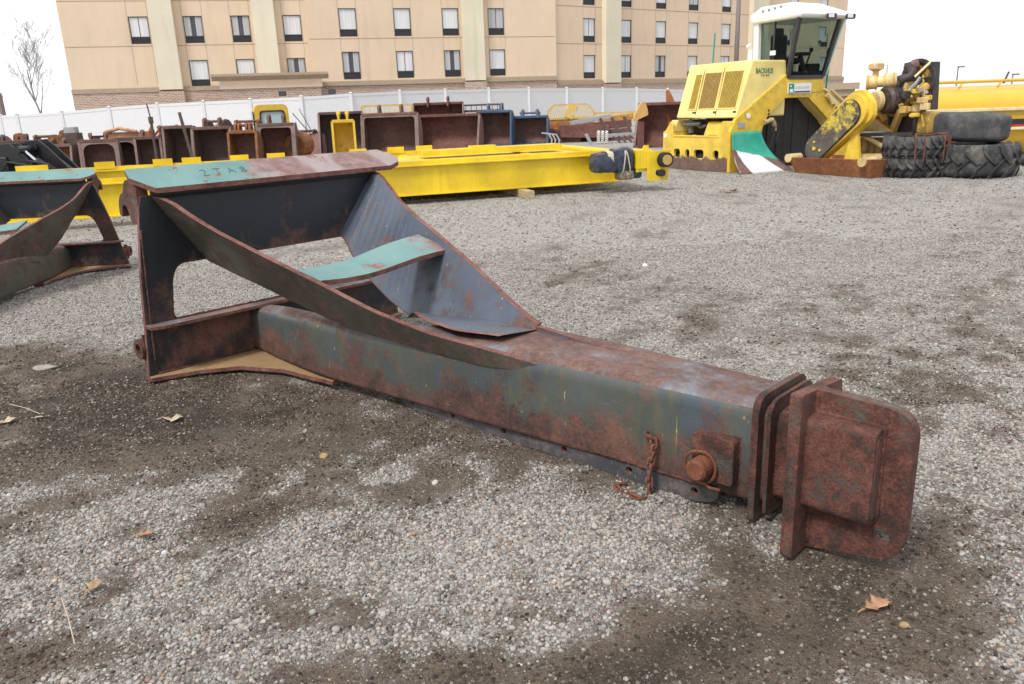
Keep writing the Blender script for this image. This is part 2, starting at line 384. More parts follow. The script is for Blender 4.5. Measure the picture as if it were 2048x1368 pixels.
parts = [scatter(360000, 1.3, 4.2, .0030, .0100, .02, 1.9, .34), scatter(9000, 1.3, 4.2, .009, .0135, .02, 1.6, .42), scatter(280000, 1.3, 4.4, .0018, .0052, .30, 1.2, .36),
         scatter(160000, 4.2, 8.5, .0045, .0115, .02, 2.0, .38), scatter(110000, 4.2, 7.5, .003, .006, .30, 1.0, .36), scatter(60000, 8.5, 20, .008, .018, .04, 1.6, .42), scatter(300, 1.5, 7, .011, .018, .4, .8, .5)]
px_ = np.concatenate([p[0] for p in parts]); py_ = np.concatenate([p[1] for p in parts]); ps_ = np.concatenate([p[2] for p in parts])
CL = [scatter2(310000, 1.3, 4.6, .0016, .0085), scatter2(90000, 4.2, 8.0, .004, .012)]
pz_ = ground_h(px_, py_) + ps_ * .22
pm = bpy.data.meshes.new('gravel'); pm.vertices.add(len(px_)); pm.vertices.foreach_set('co', np.stack([px_, py_, pz_], -1).ravel().astype(np.float32))
a = pm.attributes.new('size', 'FLOAT', 'POINT'); a.data.foreach_set('value', ps_.astype(np.float32))
a = pm.attributes.new('turn', 'FLOAT_VECTOR', 'POINT'); a.data.foreach_set('vector', np.stack([rs.uniform(-.4, .4, len(px_)), rs.uniform(-.4, .4, len(px_)), rs.uniform(0, 6.28, len(px_))], -1).ravel().astype(np.float32))
po = bpy.data.objects.new('gravel', pm); COL.objects.link(po); tag(po, 'loose grey and tan pebbles scattered over the yard', 'gravel', kind='stuff')
ng = bpy.data.node_groups.new('scatter_pebbles', 'GeometryNodeTree')
ng.interface.new_socket('Geometry', in_out='INPUT', socket_type='NodeSocketGeometry'); ng.interface.new_socket('Geometry', in_out='OUTPUT', socket_type='NodeSocketGeometry')
gi = ng.nodes.new('NodeGroupInput'); go = ng.nodes.new('NodeGroupOutput'); ci = ng.nodes.new('GeometryNodeCollectionInfo'); ci.inputs['Collection'].default_value = pebs
ci.inputs['Separate Children'].default_value = True; ci.inputs['Reset Children'].default_value = True
ip = ng.nodes.new('GeometryNodeInstanceOnPoints'); ip.inputs['Pick Instance'].default_value = True
na = ng.nodes.new('GeometryNodeInputNamedAttribute'); na.data_type = 'FLOAT'; na.inputs['Name'].default_value = 'size'
nb = ng.nodes.new('GeometryNodeInputNamedAttribute'); nb.data_type = 'FLOAT_VECTOR'; nb.inputs['Name'].default_value = 'turn'
ri = ng.nodes.new('FunctionNodeRandomValue'); ri.data_type = 'INT'; ri.inputs[4].default_value = 0; ri.inputs[5].default_value = 6
m2p = ng.nodes.new('GeometryNodeMeshToPoints')
L = ng.links.new
L(gi.outputs[0], m2p.inputs['Mesh']); L(m2p.outputs[0], ip.inputs['Points']); L(ci.outputs[0], ip.inputs['Instance']); L(ri.outputs[2], ip.inputs['Instance Index'])
L(na.outputs[0], ip.inputs['Scale']); e2r = ng.nodes.new('FunctionNodeEulerToRotation'); L(nb.outputs[0], e2r.inputs[0]); L(e2r.outputs[0], ip.inputs['Rotation']); L(ip.outputs[0], go.inputs[0])
po.modifiers.new('scatter', 'NODES').node_group = ng
# crumbs of dirt on the bare patches, a second object of the same kind
t = NT('dirt_crumb'); oi = t.n('ShaderNodeObjectInfo')
t.fin(t.colramp(oi.outputs['Random'], [(0, (.045, .035, .028)), (.35, (.072, .056, .043)), (.65, (.13, .10, .077)), (.85, (.21, .175, .14)), (1, (.42, .38, .32))]), .95, 0, t.noise(5, 5, .7), .5, .1, .2)
crumbs = bpy.data.collections.new('crumb_shapes')
for o in list(pebs.objects)[:4]:
    q = o.data.copy(); q.materials.clear(); q.materials.append(t.m); crumbs.objects.link(bpy.data.objects.new('crumb', q))
cx_ = np.concatenate([p[0] for p in CL]); cy_ = np.concatenate([p[1] for p in CL]); cs_ = np.concatenate([p[2] for p in CL])
pm = bpy.data.meshes.new('dirt_crumbs'); pm.vertices.add(len(cx_)); pm.vertices.foreach_set('co', np.stack([cx_, cy_, ground_h(cx_, cy_) + cs_ * .1], -1).ravel().astype(np.float32))
a = pm.attributes.new('size', 'FLOAT', 'POINT'); a.data.foreach_set('value', cs_.astype(np.float32))
a = pm.attributes.new('turn', 'FLOAT_VECTOR', 'POINT'); a.data.foreach_set('vector', np.stack([rs.uniform(-.4, .4, len(cx_)), rs.uniform(-.4, .4, len(cx_)), rs.uniform(0, 6.28, len(cx_))], -1).ravel().astype(np.float32))
pc2 = bpy.data.objects.new('dirt_crumbs', pm); COL.objects.link(pc2); tag(pc2, 'brown crumbs of dirt strewn over the bare patches', 'dirt', kind='stuff')
ng2 = ng.copy()
for n_ in ng2.nodes:
    if n_.bl_idname == 'GeometryNodeCollectionInfo': n_.inputs['Collection'].default_value = crumbs
    if n_.bl_idname == 'FunctionNodeRandomValue': n_.inputs[5].default_value = 3
pc2.modifiers.new('scatter', 'NODES').node_group = ng2
# ================================================================== LOADER JIB (hero) and its twin
M = {}
M['slate'] = weather('worn_slate_paint', (.026, .032, .042), cover=.50, scale=2.6, patch_col=(.040, .052, .062), streak=.5, streak_col=(.055, .055, .035), rough=.40)
M['black'] = weather('dark_blue_black_paint', (.016, .019, .025), cover=.40, scale=2.2, rough=.45, grad=(2, .78, .66, .10), edge=.2)
M['blue'] = weather('scraped_blue_grey_paint', (.092, .112, .150), cover=.43, scale=3.4, streak=.45, streak_col=(.15, .13, .075), rough=.36, pale=(.55, .40, .20), edge=.2, scratch=(.30, .22, .16))
M['olive'] = weather('olive_streaked_paint', (.076, .086, .076), streak2=(.105, .100, .058), cover=.455, scale=3.0, streak=.9, streak_col=(.055, .078, .125), patch_col=(.055, .070, .088), patch=.52, rough=.36, pale=(.50, .36, .13), grad=(2, .24, .06, .20), edge=.22, scratch=(.36, .27, .13))
M['rust'] = weather('brown_red_rust', (.075, .078, .066), rust=[(.3, (.024, .014, .011)), (.45, (.066, .027, .020)), (.55, (.122, .041, .028)), (.72, (.175, .085, .066))], cover=.57, scale=5.0, rough=.48, bump=.7, patch_col=(.095, .085, .06), patch=.5, spots=True, edge=.12)
M['strap'] = weather('rusted_arm_paint', (.066, .068, .054), cover=.50, scale=3.2, rust=[(.3, (.030, .021, .017)), (.5, (.080, .045, .034)), (.68, (.125, .072, .056))], scratch=(.14, .12, .085), streak=.8, edge=.15, streak_col=(.045, .036, .022), rough=.45, patch_col=(.07, .055, .028))
M['edge'] = weather('rusted_cut_edge', (.05, .045, .045), rust=[(.3, (.07, .028, .022)), (.5, (.17, .068, .052)), (.7, (.25, .125, .10))], cover=.8, scale=6, rough=.6, bump=.5)
M['boxtop'] = weather('sky_sheen_box_steel', (.185, .20, .235), rust=[(.3, (.070, .040, .032)), (.5, (.135, .072, .056)), (.7, (.215, .135, .112))], cover=.56, scale=3.6, soft=.07, rough=.27, bump=.4, streak=.5, streak_col=(.13, .085, .075))  # bare steel and rust, with sky sheen put into the pale colour
M['tan'] = weather('mud_caked_steel', (.30, .19, .09), rust=[(.3, (.06, .035, .02)), (.5, (.16, .10, .05)), (.7, (.25, .16, .08))], cover=.40, scale=4, rough=.9)
M['wear'] = weather('scuffed_wear_strip', (.055, .058, .068), rust=[(.3, (.04, .035, .035)), (.5, (.10, .085, .08)), (.7, (.17, .14, .13))], cover=.5, scale=5, rough=.5, pale=(.22, .21, .2))
M['orange'] = weather('orange_rust', (.15, .05, .024), rust=[(.3, (.07, .025, .014)), (.5, (.17, .055, .026)), (.7, (.27, .10, .045))], cover=.5, scale=14, rough=.85)
M['chain'] = weather('chain_rust', (.12, .045, .028), rust=[(.3, (.05, .022, .016)), (.5, (.14, .05, .03)), (.7, (.22, .09, .05))], cover=.55, scale=16, rough=.85)
def teal_mat(name, lo, hi):
    t = NT(name); xyz = t.sep(); n1 = t.noise(5, 9, .7); n2 = t.noise(14, 8, .7); n3 = t.noise(60, 4, .7)
    teal = t.colramp(t.noise(4, 5), [(.3, (.105, .215, .205)), (.7, (.160, .290, .272))])
    ru = t.colramp(n2, [(.3, (.13, .062, .05)), (.5, (.215, .125, .11)), (.7, (.31, .225, .215))])
    pale = t.mix(t.ramp(t.noise(1.7, 2), .52, .56, 0, .55), ru, (.38, .33, .33))
    f = t.math('ADD', t.ramp(xyz[1], lo, hi, -.32, .42), n1)
    f = t.math('ADD', f, t.math('MULTIPLY', t.math('SUBTRACT', n2, .5), .5))
    c = t.mix(t.ramp(f, .46, .54), teal, pale)
    c = t.mix(t.ramp(t.voro(5.5), .16, .12, 0, .0), c, (.3, .2, .1))
    c = t.mix(t.ramp(t.math('ADD', t.noise(6, 8, .7), t.math('MULTIPLY', n3, .2)), .70, .73), c, (.20, .085, .05))
    return t.fin(c, .42, 0, n3, .2, .004)
M['teal'] = teal_mat('green_paint_worn_to_rust', .62, 1.12); M['teal2'] = teal_mat('faded_green_paint', 6, 7)
M['strut'] = teal_mat('green_strut_paint', .95, 1.75)

def slab(outer, inner):
    """closed strip from two rows of (top, bottom) points"""
    mb = MB(); n = len(outer); b = [p for q in outer for p in q] + [p for q in inner for p in q]
    mb.v = [tuple(p) for p in b]
    def f(i, j, k, l, m): mb.f.append([i, j, k, l]); mb.m.append(m)
    o = 2 * n
    for i in range(n - 1):
        a, c, d, e = 2 * i, 2 * i + 1, 2 * i + 3, 2 * i + 2
        f(a, c, d, e, 0); f(o + a, o + e, o + d, o + c, 0); f(a, e, o + e, o + a, 1); f(c, o + c, o + d, d, 1)
    f(0, o, o + 1, 1, 1); e = 2 * (n - 1); f(e, e + 1, o + e + 1, o + e, 1)
    return mb
def ribbon_side(tab, th, mirror, Wc=1.88):
    """tab rows: s, c_top, z_top, c_bot, z_bot; thickness towards the centre line"""
    out, inn = [], []
    for i in range(33):
        s_ = tab[0][0] + (tab[-1][0] - tab[0][0]) * i / 32
        k = min(range(len(tab)), key=lambda q: abs(tab[q][0] - s_))
        v = np.mean([lerp_tab(tab, s_ + d) for d in (-.06, -.03, 0, .03, .06)], 0)
        ct, zt, cb, zb = v
        g_ = lambda c: (Wc - c) if mirror else c
        q = -th if mirror else th
        out.append(((s_, g_(ct), zt), (s_, g_(cb), zb))); inn.append(((s_, g_(ct) + q, zt), (s_, g_(cb) + q, zb)))
    return slab(out, inn)
LEFT_ARM = [(0, .17, 1.08, .46, .665), (.1, .205, 1.072, .467, .645), (.3, .25, .975, .49, .60), (.48, .294, .90, .512, .565), (.84, .377, .78, .554, .485), (1.2, .462, .665, .60, .405), (1.5, .534, .56, .630, .386), (1.85, .615, .478, .666, .366), (2.15, .680, .446, .686, .356), (2.36, .708, .428, .712, .375), (2.5, .738, .410, .738, .395), (2.58, .76, .405, .76, .40)]
RIGHT_ARM = [(0, .10, 1.09, .43, .70), (.1, .135, 1.085, .455, .66), (.23, .17, 1.02, .494, .55), (.42, .225, .92, .522, .45), (.69, .31, .84, .562, .34), (.92, .385, .79, .596, .285), (1.2, .48, .72, .64, .33), (1.5, .58, .65, .69, .38), (1.89, .705, .527, .75, .428), (2.14, .79, .475, .81, .447)]
TROUGH = [(.95, .60, .280, .66, .29), (1.2, .64, .335, .80, .40), (1.5, .69, .385, 1.0, .455), (1.89, .75, .432, 1.12, .478), (2.14, .81, .452, 1.06, .480)]
RIGHT_TAIL = [(2.142, .80, .470, .81, .36), (2.4, .835, .463, .84, .39), (2.80, .885, .453, .885, .435)]
BOX = [(0, .70, .86, .05, .325), (.15, .675, .84, .05, .345), (.4, .65, .80, .05, .375), (.8, .62, .77, .055, .395), (1.3, .64, .80, .058, .412), (1.7, .665, .98, .06, .43), (2.1, .69, 1.18, .06, .445), (2.6, .73, 1.15, .06, .456), (3.44, .785, 1.095, .06, .456)]
def box_section(c0, c1, z0, z1, rt=.078, rb=.03): return rounded([(c0, z0), (c1, z0), (c1, z1), (c0, z1)], [rb, rb, rt, rt], 5)
def loft(secs, caps=True):
    mb = MB(); n = len(secs[0])
    for sec in secs: mb.v += [tuple(p) for p in sec]
    for i in range(len(secs) - 1):
        for k in range(n):
            j = (k + 1) % n; mb.f.append([i * n + k, i * n + j, (i + 1) * n + j, (i + 1) * n + k]); mb.m.append(0)
    if caps: mb.f += [list(range(n))[::-1], [(len(secs) - 1) * n + k for k in range(n)]]; mb.m += [0, 0]
    return mb
def make_jib(label, loc, rz, slant=0.0, full=True):
    T = thing('loader_jib', label, 'loader jib', loc, rz)
    WC = 1.88
    E = [M['black'], M['edge']]
    sl = lambda c, z: c + (slant * (z / 1.08) if c < WC / 2 else -slant * (z / 1.08)) * (1 if (c < .5 or c > WC - .5) else 0)
    SK = lambda c, z, s_: (s_, sl(c, z), z)
    outer = [(0, .0), (WC, 0), (WC - .03, .34), (WC - .05, .62), (WC - .10, 1.0), (WC - .12, 1.085), (.12, 1.085), (.10, 1.0), (.05, .62), (.03, .34)]
    hole = rounded([(.205, .352), (WC - .205, .352), (WC - .235, .6), (WC - .28, .675), (.28, .675), (.235, .6)], [.05, .05, .06, .06, .06, .06], 4)
    MB().prism(outer, SK, -.03, 0, [hole], 0, 1).build('frame_plate', E, T, bevel=.004)
    tl = sl(.2, 1.08) - .2; xe = 0 if full else -.11
    top = [(.10 + tl, 0), (WC + .0 - tl + xe, 0), (WC + .10 - tl + xe * 1.4, .16), (WC + .06 - tl + xe * 1.6, .24), (WC - .04 - tl + xe * 1.5, .30), (.18 + tl, .30), (.085 + tl, .13)]
    def tilt(c, q, t): u = q / .30; return (-.11 + .20 * u, c, 1.205 - .105 * u + t * .03)
    MB().prism(rounded(top, .012, 2), lambda c, q, t: tilt(c, q, t), 0, 1, (), 0, 1).build('top_plate', [M['teal' if full else 'teal2'], M['edge']], T, bevel=.004)
    MB().prism([(0, 1.06), (0, 1.10), (-.10, 1.19), (-.10, 1.06)], lambda u, v, t: (u, t, v), .22 + tl, WC - .22 - tl, (), 0).build('back_stiffener', M['black'], T)
    hp = rounded([(-.005, 1.125), (-.008, 1.140), (-.09, 1.180), (-.165, 1.165), (-.195, 1.10), (-.25, 1.085), (-.29, 1.03), (-.295, .965), (-.255, .955), (-.245, 1.01), (-.205, 1.035), (-.165, 1.01), (-.145, .94), (-.11, .925), (-.015, .925)], [.0, .03, .05, .05, .02, .03, .03, .012, .012, .02, .02, .02, .02, .01, 0], 3)
    for c0, c1 in ((.106 + tl, .17 + tl), (WC - .17 - tl, WC - .106 - tl)):
        MB().prism(hp, lambda u, v, t: (u, t, v), c0, c1, (), 0, 1).build('coupler_hook', [M['rust'], M['rust']], T, bevel=.005)
    for c in (-.005, WC - .075):
        MB().lathe([(.062, 0), (.062, .08), (.034, .08), (.034, 0)], (-.075, c, .20), (0, 1, 0), 18).build('lower_pin_eye', M['rust'], T)
        MB().prism([(-.03, .11), (-.03, .29), (-.075, .255), (-.075, .145)], lambda u, v, t: (u, t, v), c + .02, c + .06).build('eye_gusset', M['rust'], T)
    MB().prism([(.0, .03), (.075, .03), (.1, .10), (.1, .62), (.095, .70), (.095, WC - .62), (.1, WC - .1), (.075, WC - .03), (.0, WC - .03)], lambda s_, c, t: (s_, c, t), .331, .352, (), 0, 1).build('upper_flange', [M['boxtop'], M['edge']], T, bevel=.003)
    fl = [(.003, .003), (.04, .0), (.12, .25), (.25, .45), (.52, .58), (.95, .635), (.95, WC - .635), (.52, WC - .58), (.25, WC - .45), (.12, WC - .25), (.04, WC), (.003, WC - .003)]
    MB().prism(fl, lambda s_, c, t: (s_, c, t), .018, .045, (), 0, 1).build('lower_flange', [M['tan'], M['edge']], T, bevel=.003)
    arm = lambda tab: [(r_[0], r_[1] + (slant * .85 * max(0, 1 - r_[0] / 2)), r_[2], r_[3] + slant * .5 * max(0, 1 - r_[0] / 2), r_[4]) for r_ in tab]
    ribbon_side(arm(LEFT_ARM), .034, False).build('diagonal_arm', [M['strap'], M['edge']], T, bevel=.004)
    ribbon_side(arm(RIGHT_ARM), .034, True).build('diagonal_arm', [M['blue' if full else 'strap'], M['edge']], T, bevel=.004)
    ribbon_side(TROUGH, .03, True).build('arm_trough', [M['blue' if full else 'strap'], M['edge']], T, bevel=.003)
    ribbon_side(RIGHT_TAIL, .03, True).build('arm_tail', [M['blue'], M['edge']], T, bevel=.003)
    # bent green strut between the arms
    pts = [(.49, .712), (.64, .702), (.78, .702), (.90, .712), (1.02, .730), (1.16, .749), (1.30, .760), (1.415, .764)][:None if full else -2]
    o_, i_ = [], []
    for i, (c, z) in enumerate(pts):
        u = i / (len(pts) - 1); zn = z - .033 - .03 * u
        o_.append(((1.17 - .03 * u, c, zn), (1.17 - .03 * u, c, zn - .028))); i_.append(((.95 - .10 * u, c, z), (.95 - .10 * u, c, z - .028)))
    mb = slab(o_, i_); mb.m = [1 if m == 0 else 0 for m in mb.m]
    mb.build('bent_strut', [M['strut'], M['edge']], T, bevel=.003)
    # tapered box boom
    secs = []
    for i in range(45):
        s_ = 3.44 * i / 44; c0, c1, z0, z1 = np.mean([lerp_tab(BOX, s_ + d) for d in (-.12, -.06, 0, .06, .12)], 0)
        secs.append([(s_, c, z) for c, z in box_section(*((c0, c1) if full else (WC - c1, WC - c0)), z0, z1)])
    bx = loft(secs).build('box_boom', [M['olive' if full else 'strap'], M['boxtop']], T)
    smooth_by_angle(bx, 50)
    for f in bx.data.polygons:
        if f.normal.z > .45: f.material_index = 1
    if not full: return T
    mid = WC / 2
    MB().prism(rounded([(1.50, .0), (3.22, .0), (3.30, .03), (3.30, .085), (1.50, .085), (1.47, .05)], [.05, .06, .03, 0, 0, .02], 3), lambda s_, z, t: (s_, .71 + (s_ - 1.5) * .032 + t, z), 0, .025,
               [circ((s_, .042), .016, 12) for s_ in (1.56, 1.86, 2.2, 2.56, 2.9, 3.2)], 0, 1).build('wear_strip', [M['wear'], M['edge']], T, bevel=.003)
    # collars round the boom mouth, telescoping tube and end head
    for s0, s1, c0, z0, z1, nm, rb in ((3.432, 3.458, .745, .005, .492, 'mouth_collar', .02), (3.480, 3.494, .765, .03, .478, 'mouth_collar', .03)):
        MB().prism(box_section(c0, WC - c0, z0, z1, .07, rb), lambda c, z, t: (t, c, z), s0, s1, (), 0).build(nm, M['rust'], T, bevel=.006)
    MB().prism(box_section(.79, WC - .79, .07, .445, .05, .03), lambda c, z, t: (t, c, z), 3.44, 3.480).build('boom_mouth', M['olive'], T)
    smooth_by_angle(MB().prism(box_section(.815, WC - .815, .085, .425, .06, .04), lambda c, z, t: (t, c, z), 3.46, 3.64).build('inner_tube', M['rust'], T), 50)
    hd = rounded([(.61, .0), (.80, .0), (.80, .06), (1.12, .06), (1.14, .40), (.95, .46), (.93, .560), (.90, .560), (.61, .588)], [.012, .01, .01, .03, .05, .03, .02, 0, .02], 3)
    MB().prism(hd, lambda c, z, t: (t, c, z), 3.625, 3.666, (), 0).build('head_plate', M['rust'], T, bevel=.006)
    rp_ = rounded([(3.664, .0), (3.955, .055), (3.978, .13), (3.978, .562), (3.664, .578)], [.0, .05, .0, .09, .0], 6)
    MB().prism(rp_, lambda s_, z, t: (s_, t, z), .722, .768, [circ((3.905, .125), .031, 16)], 0).build('lifting_plate', M['rust'], T, bevel=.009, seg=3)
    st = rounded([(.655, .175), (.724, .175), (.724, .50), (.655, .50)], [.04, 0, 0, .05], 5)
    MB().prism(st, lambda c, z, t: (t, c, z), 3.664, 3.885, (), 0, 0).build('tube_stub', M['rust'], T, bevel=.005)
    MB().prism(rounded([(.67, .195), (.72, .195), (.72, .478), (.67, .478)], [.03, 0, 0, .04], 5), lambda c, z, t: (t, c, z), 3.883, 3.887).build('stub_end', M['olive'], T)
    # pin boss and locking pin on the near face
    smooth_by_angle(MB().prism(rounded([(3.205, .125), (3.375, .125), (3.375, .305), (3.205, .305)], .018, 3), lambda s_, z, t: (s_, t, z), .732, .79).build('pin_boss', M['rust'], T, bevel=.006), 40)
    MB().tube([(3.262, .79, .185), (3.262, .665, .185), (3.262, .655, .185)], [.042, .042, .034], 20).build('locking_pin', M['orange'], T, bevel=.0)
    ring = [(3.262 + .064 * math.cos(a_) - .012, .716 + .006 * math.sin(2 * a_), .178 + .064 * math.sin(a_)) for a_ in np.linspace(-.9, 2 * math.pi - 1.2, 26)]
    MB().tube(ring + [(3.30, .70, .115), (3.345, .70, .118)], .0055, 6).build('retaining_wire', M['orange'], T)
    # chain hanging from an eye, its tail on the ground
    eye = [(3.00, .775, .235), (2.985, .75, .24), (2.99, .735, .235), (3.02, .73, .232), (3.035, .745, .22), (3.03, .765, .21)]
    MB().tube(eye, .008, 8).build('chain_eye', M['chain'], T)
    pth = [(3.028, .738, .222)]
    for k in range(1, 10): pth.append((3.03 + .006 * math.sin(k), .735 - .004 * k, .222 - .027 * k))
    z0 = -.004
    tail = [(3.04, .655, .004), (3.03, .63, z0 + .01), (3.008, .625, z0 + .012), (2.985, .64, z0 + .01), (2.962, .648, z0 + .008), (2.938, .64, z0 + .01), (2.916, .65, z0 + .012), (2.905, .672, z0 + .012), (2.925, .69, z0 + .014)]
    pth += tail
    def link_mesh():
        pts = []
        for k in range(14):
            a_ = 2 * math.pi * k / 14; x_ = .0115 * math.cos(a_); y_ = .0105 * math.sin(a_) + (.0105 if math.sin(a_) > 0 else -.0105)
            pts.append(Vector((x_, y_, 0)))
        mb_ = MB(); n = 6; K = len(pts)
        for i in range(K):
            d = (pts[(i + 1) % K] - pts[i - 1]).normalized(); a_ = Vector((0, 0, 1)); c_ = d.cross(a_)
            for k in range(n): an = 2 * math.pi * k / n; mb_.v.append(tuple(pts[i] + (a_ * math.cos(an) + c_ * math.sin(an)) * .0058))
        for i in range(K):
            for k in range(n):
                k2 = (k + 1) % n; i2 = (i + 1) % K; mb_.f.append([i * n + k, i * n + k2, i2 * n + k2, i2 * n + k]); mb_.m.append(0)
        return mb_
    first = None
    for i in range(len(pth) - 1):
        p0, p1 = Vector(pth[i]), Vector(pth[i + 1]); d = (p1 - p0).normalized()
        o = link_mesh().build('chain_link', M['chain'], T, smooth=True) if first is None else first.copy()
        if first is None: first = o
        else: COL.objects.link(o); o.parent = T
        q = d.to_track_quat('Y', 'Z'); o.rotation_mode = 'QUATERNION'
        o.rotation_quaternion = q @ Matrix.Rotation(R(90) * (i % 2) + R(20), 4, 'Y').to_quaternion(); o.location = (p0 + p1) / 2
    def weld(path, r_=.0075, nm='weld_bead'):
        P = [Vector(p) for p in path]; out = []; rr = []; rg = random.Random(len(out) + int(P[0].x * 991))
        for a_, b_ in zip(P, P[1:]):
            n_ = max(2, int((b_ - a_).length / .012))
            for k in range(n_): out.append(a_.lerp(b_, k / n_) + Vector((rg.uniform(-.0015, .0015), rg.uniform(-.0015, .0015), rg.uniform(-.0015, .0015)))); rr.append(r_ * rg.uniform(.75, 1.25))
        out.append(P[-1]); rr.append(r_); MB().tube(out, rr, 7).build(nm, M['rust'], T, smooth=True)
    weld([(.003, .22, .355), (.003, .95, .355)]); weld([(.004, .06, .048), (.004, .69, .048)], .009); weld([(.002, .69, .06), (.002, .69, .32)], .009)
    weld([(3.205, .781, .125), (3.205, .781, .305), (3.375, .785, .305), (3.375, .785, .125), (3.205, .781, .125)], .008)
    weld([(3.430, .786, .07), (3.430, .784, .38), (3.430, .805, .435), (3.430, .85, .457), (3.430, 1.05, .457)], .009)
    weld([(3.669, .724, .02), (3.669, .722, .57)], .009); weld([(3.67, .720, .172), (3.88, .720, .172), (3.888, .720, .19), (3.888, .720, .49), (3.88, .720, .503), (3.67, .720, .503)], .008)
    weld([(1.50, .706, .083), (2.4, .735, .083), (3.28, .763, .083)], .008)
    weld([(.01, .05, .13), (.012, .09, .90)], .006)
    # chalked letters on the green paint, done as thin raised paint marks
    GL = {'2': [[(0, .8), (.3, 1), (.6, .8), (.1, 0), (.7, 0)]], 'T': [[(0, 1), (.8, 1)], [(.4, 1), (.4, 0)]], 'A': [[(0, 0), (.35, 1), (.7, 0)], [(.15, .4), (.55, .4)]], '8': [[(.3, .5), (.05, .75), (.3, 1), (.55, .75), (.3, .5), (.0, .25), (.3, 0), (.6, .25), (.3, .5)]]}
    mk = plain('dark_marker', (.03, .10, .11), .5)
    for i, ch in enumerate('2TA8'):
        mb = MB()
        for st_ in GL[ch]:
            mb.tube([Vector(tilt(.50 + (i * .085) + x_ * .06, .19 - y_ * .085, 1)) + Vector((0, 0, .001)) for x_, y_ in st_], .0019, 5)
        mb.build('marker_letter', mk, T)
    return T
JIB_O = gz(300, 768)
make_jib('long rusty box boom jib with a chain hanging on its side, nearest one', JIB_O, R(-44))
AZ2 = R(84); p2 = gz(262, 535)
J2 = make_jib('brown slanted jib frame with an all green top plate, left of the chained jib', p2 - 1.88 * np.array([math.sin(AZ2), math.cos(AZ2), 0]), -AZ2, slant=.17, full=False); J2.scale = (.84, .84, .84); J2.location = tuple(p2 - .84 * 1.88 * np.array([math.sin(AZ2), math.cos(AZ2), 0]))
# ================================================================== BUILDING, FENCE, TREE, POLES
def stucco(name, c):
    t = NT(name); n = t.noise(.25, 5, .6); n2 = t.noise(2.2, 6, .6, mscale=(1, 1, .12))
    col = t.colramp(n, [(.3, tuple(x * .92 for x in c)), (.7, tuple(min(1, x * 1.05) for x in c))])
    col = t.mix(t.ramp(n2, .52, .74, 0, .42), col, tuple(x * .72 for x in c))
    return t.fin(col, .9, 0, t.noise(40, 3), .1, .01, .2)
STUC = stucco('tan_stucco', (.70, .55, .405)); CREAM = stucco('cream_stucco', (.70, .64, .50)); CORN = plain('taupe_cornice', (.40, .31, .22), .8); JOINT = plain('joint_shadow', (.34, .26, .18), .9)
t = NT('pale_brick'); bt = t.n('ShaderNodeTexBrick'); bt.inputs['Color1'].default_value = (.44, .30, .22, 1); bt.inputs['Color2'].default_value = (.32, .19, .14, 1); bt.inputs['Mortar'].default_value = (.60, .55, .49, 1)
bt.inputs['Scale'].default_value = 1.0; bt.inputs['Brick Width'].default_value = .3; bt.inputs['Row Height'].default_value = .1; bt.inputs['Mortar Size'].default_value = .014
cmb = t.n('ShaderNodeCombineXYZ'); x3 = t.sep(); t.l(x3[0], cmb.inputs[0]); t.l(x3[2], cmb.inputs[1]); t.l(cmb.outputs[0], bt.inputs['Vector'])
t.fin(bt.outputs[0], .9, 0, None, spec=.2); BRICK = t.m
t = NT('window_glass'); t.fin((.05, .055, .07), .06); GLASSW = t.m
def curtain_mat(name, c):
    t = NT(name); f = t.noise(9, 3, .6, mscale=(1, 1, .02))
    return t.fin(t.colramp(f, [(.3, tuple(x * .72 for x in c)), (.7, c)]), .8, spec=.3)
CURT = curtain_mat('pale_curtain', (.78, .78, .79)); CURT2 = curtain_mat('grey_curtain', (.55, .55, .56))
DARKM = plain('dark_bronze_metal', (.045, .043, .048), .5)
CORNERS = [atY(142, 170, 53), atY(626, 170, 56.4), atY(1112, 170, 61.5), atY(1684, 160, 82)]
B0 = np.array([CORNERS[0][0], CORNERS[0][1], 0])
HOTEL = thing('hotel', 'tan stucco hotel with cream pilasters and curtained windows behind the white fence', 'building', B0)
SEGS = [dict(cols=[(254.5, 32), (364, 31), (460, 31), (564, 31)], ref=[(460, 31, 85), (490, 118, 172)], wpx=31, flr=(31, 118), pil=[(327, 24, 60), (530, 22, 60)]),
        dict(cols=[(675, 31), (785, 30), (882, 29), (974, 27)], ref=[(675, 17, 74), (683, 104, 160)], wpx=31, flr=(17, 104), pil=[(943, 20, 60)]),
        dict(cols=[(1166.5, 24), (1241, 22), (1312, 21.5), (1377.5, 20), (1444, 18.5), (1580, 15), (1640, 14)], ref=[(1166, 36, 84), (1167, 110, 157)], wpx=23, flr=(36, 110), pil=[(1219, 15, 60), (1512, 15, 60)])]
wproto = None
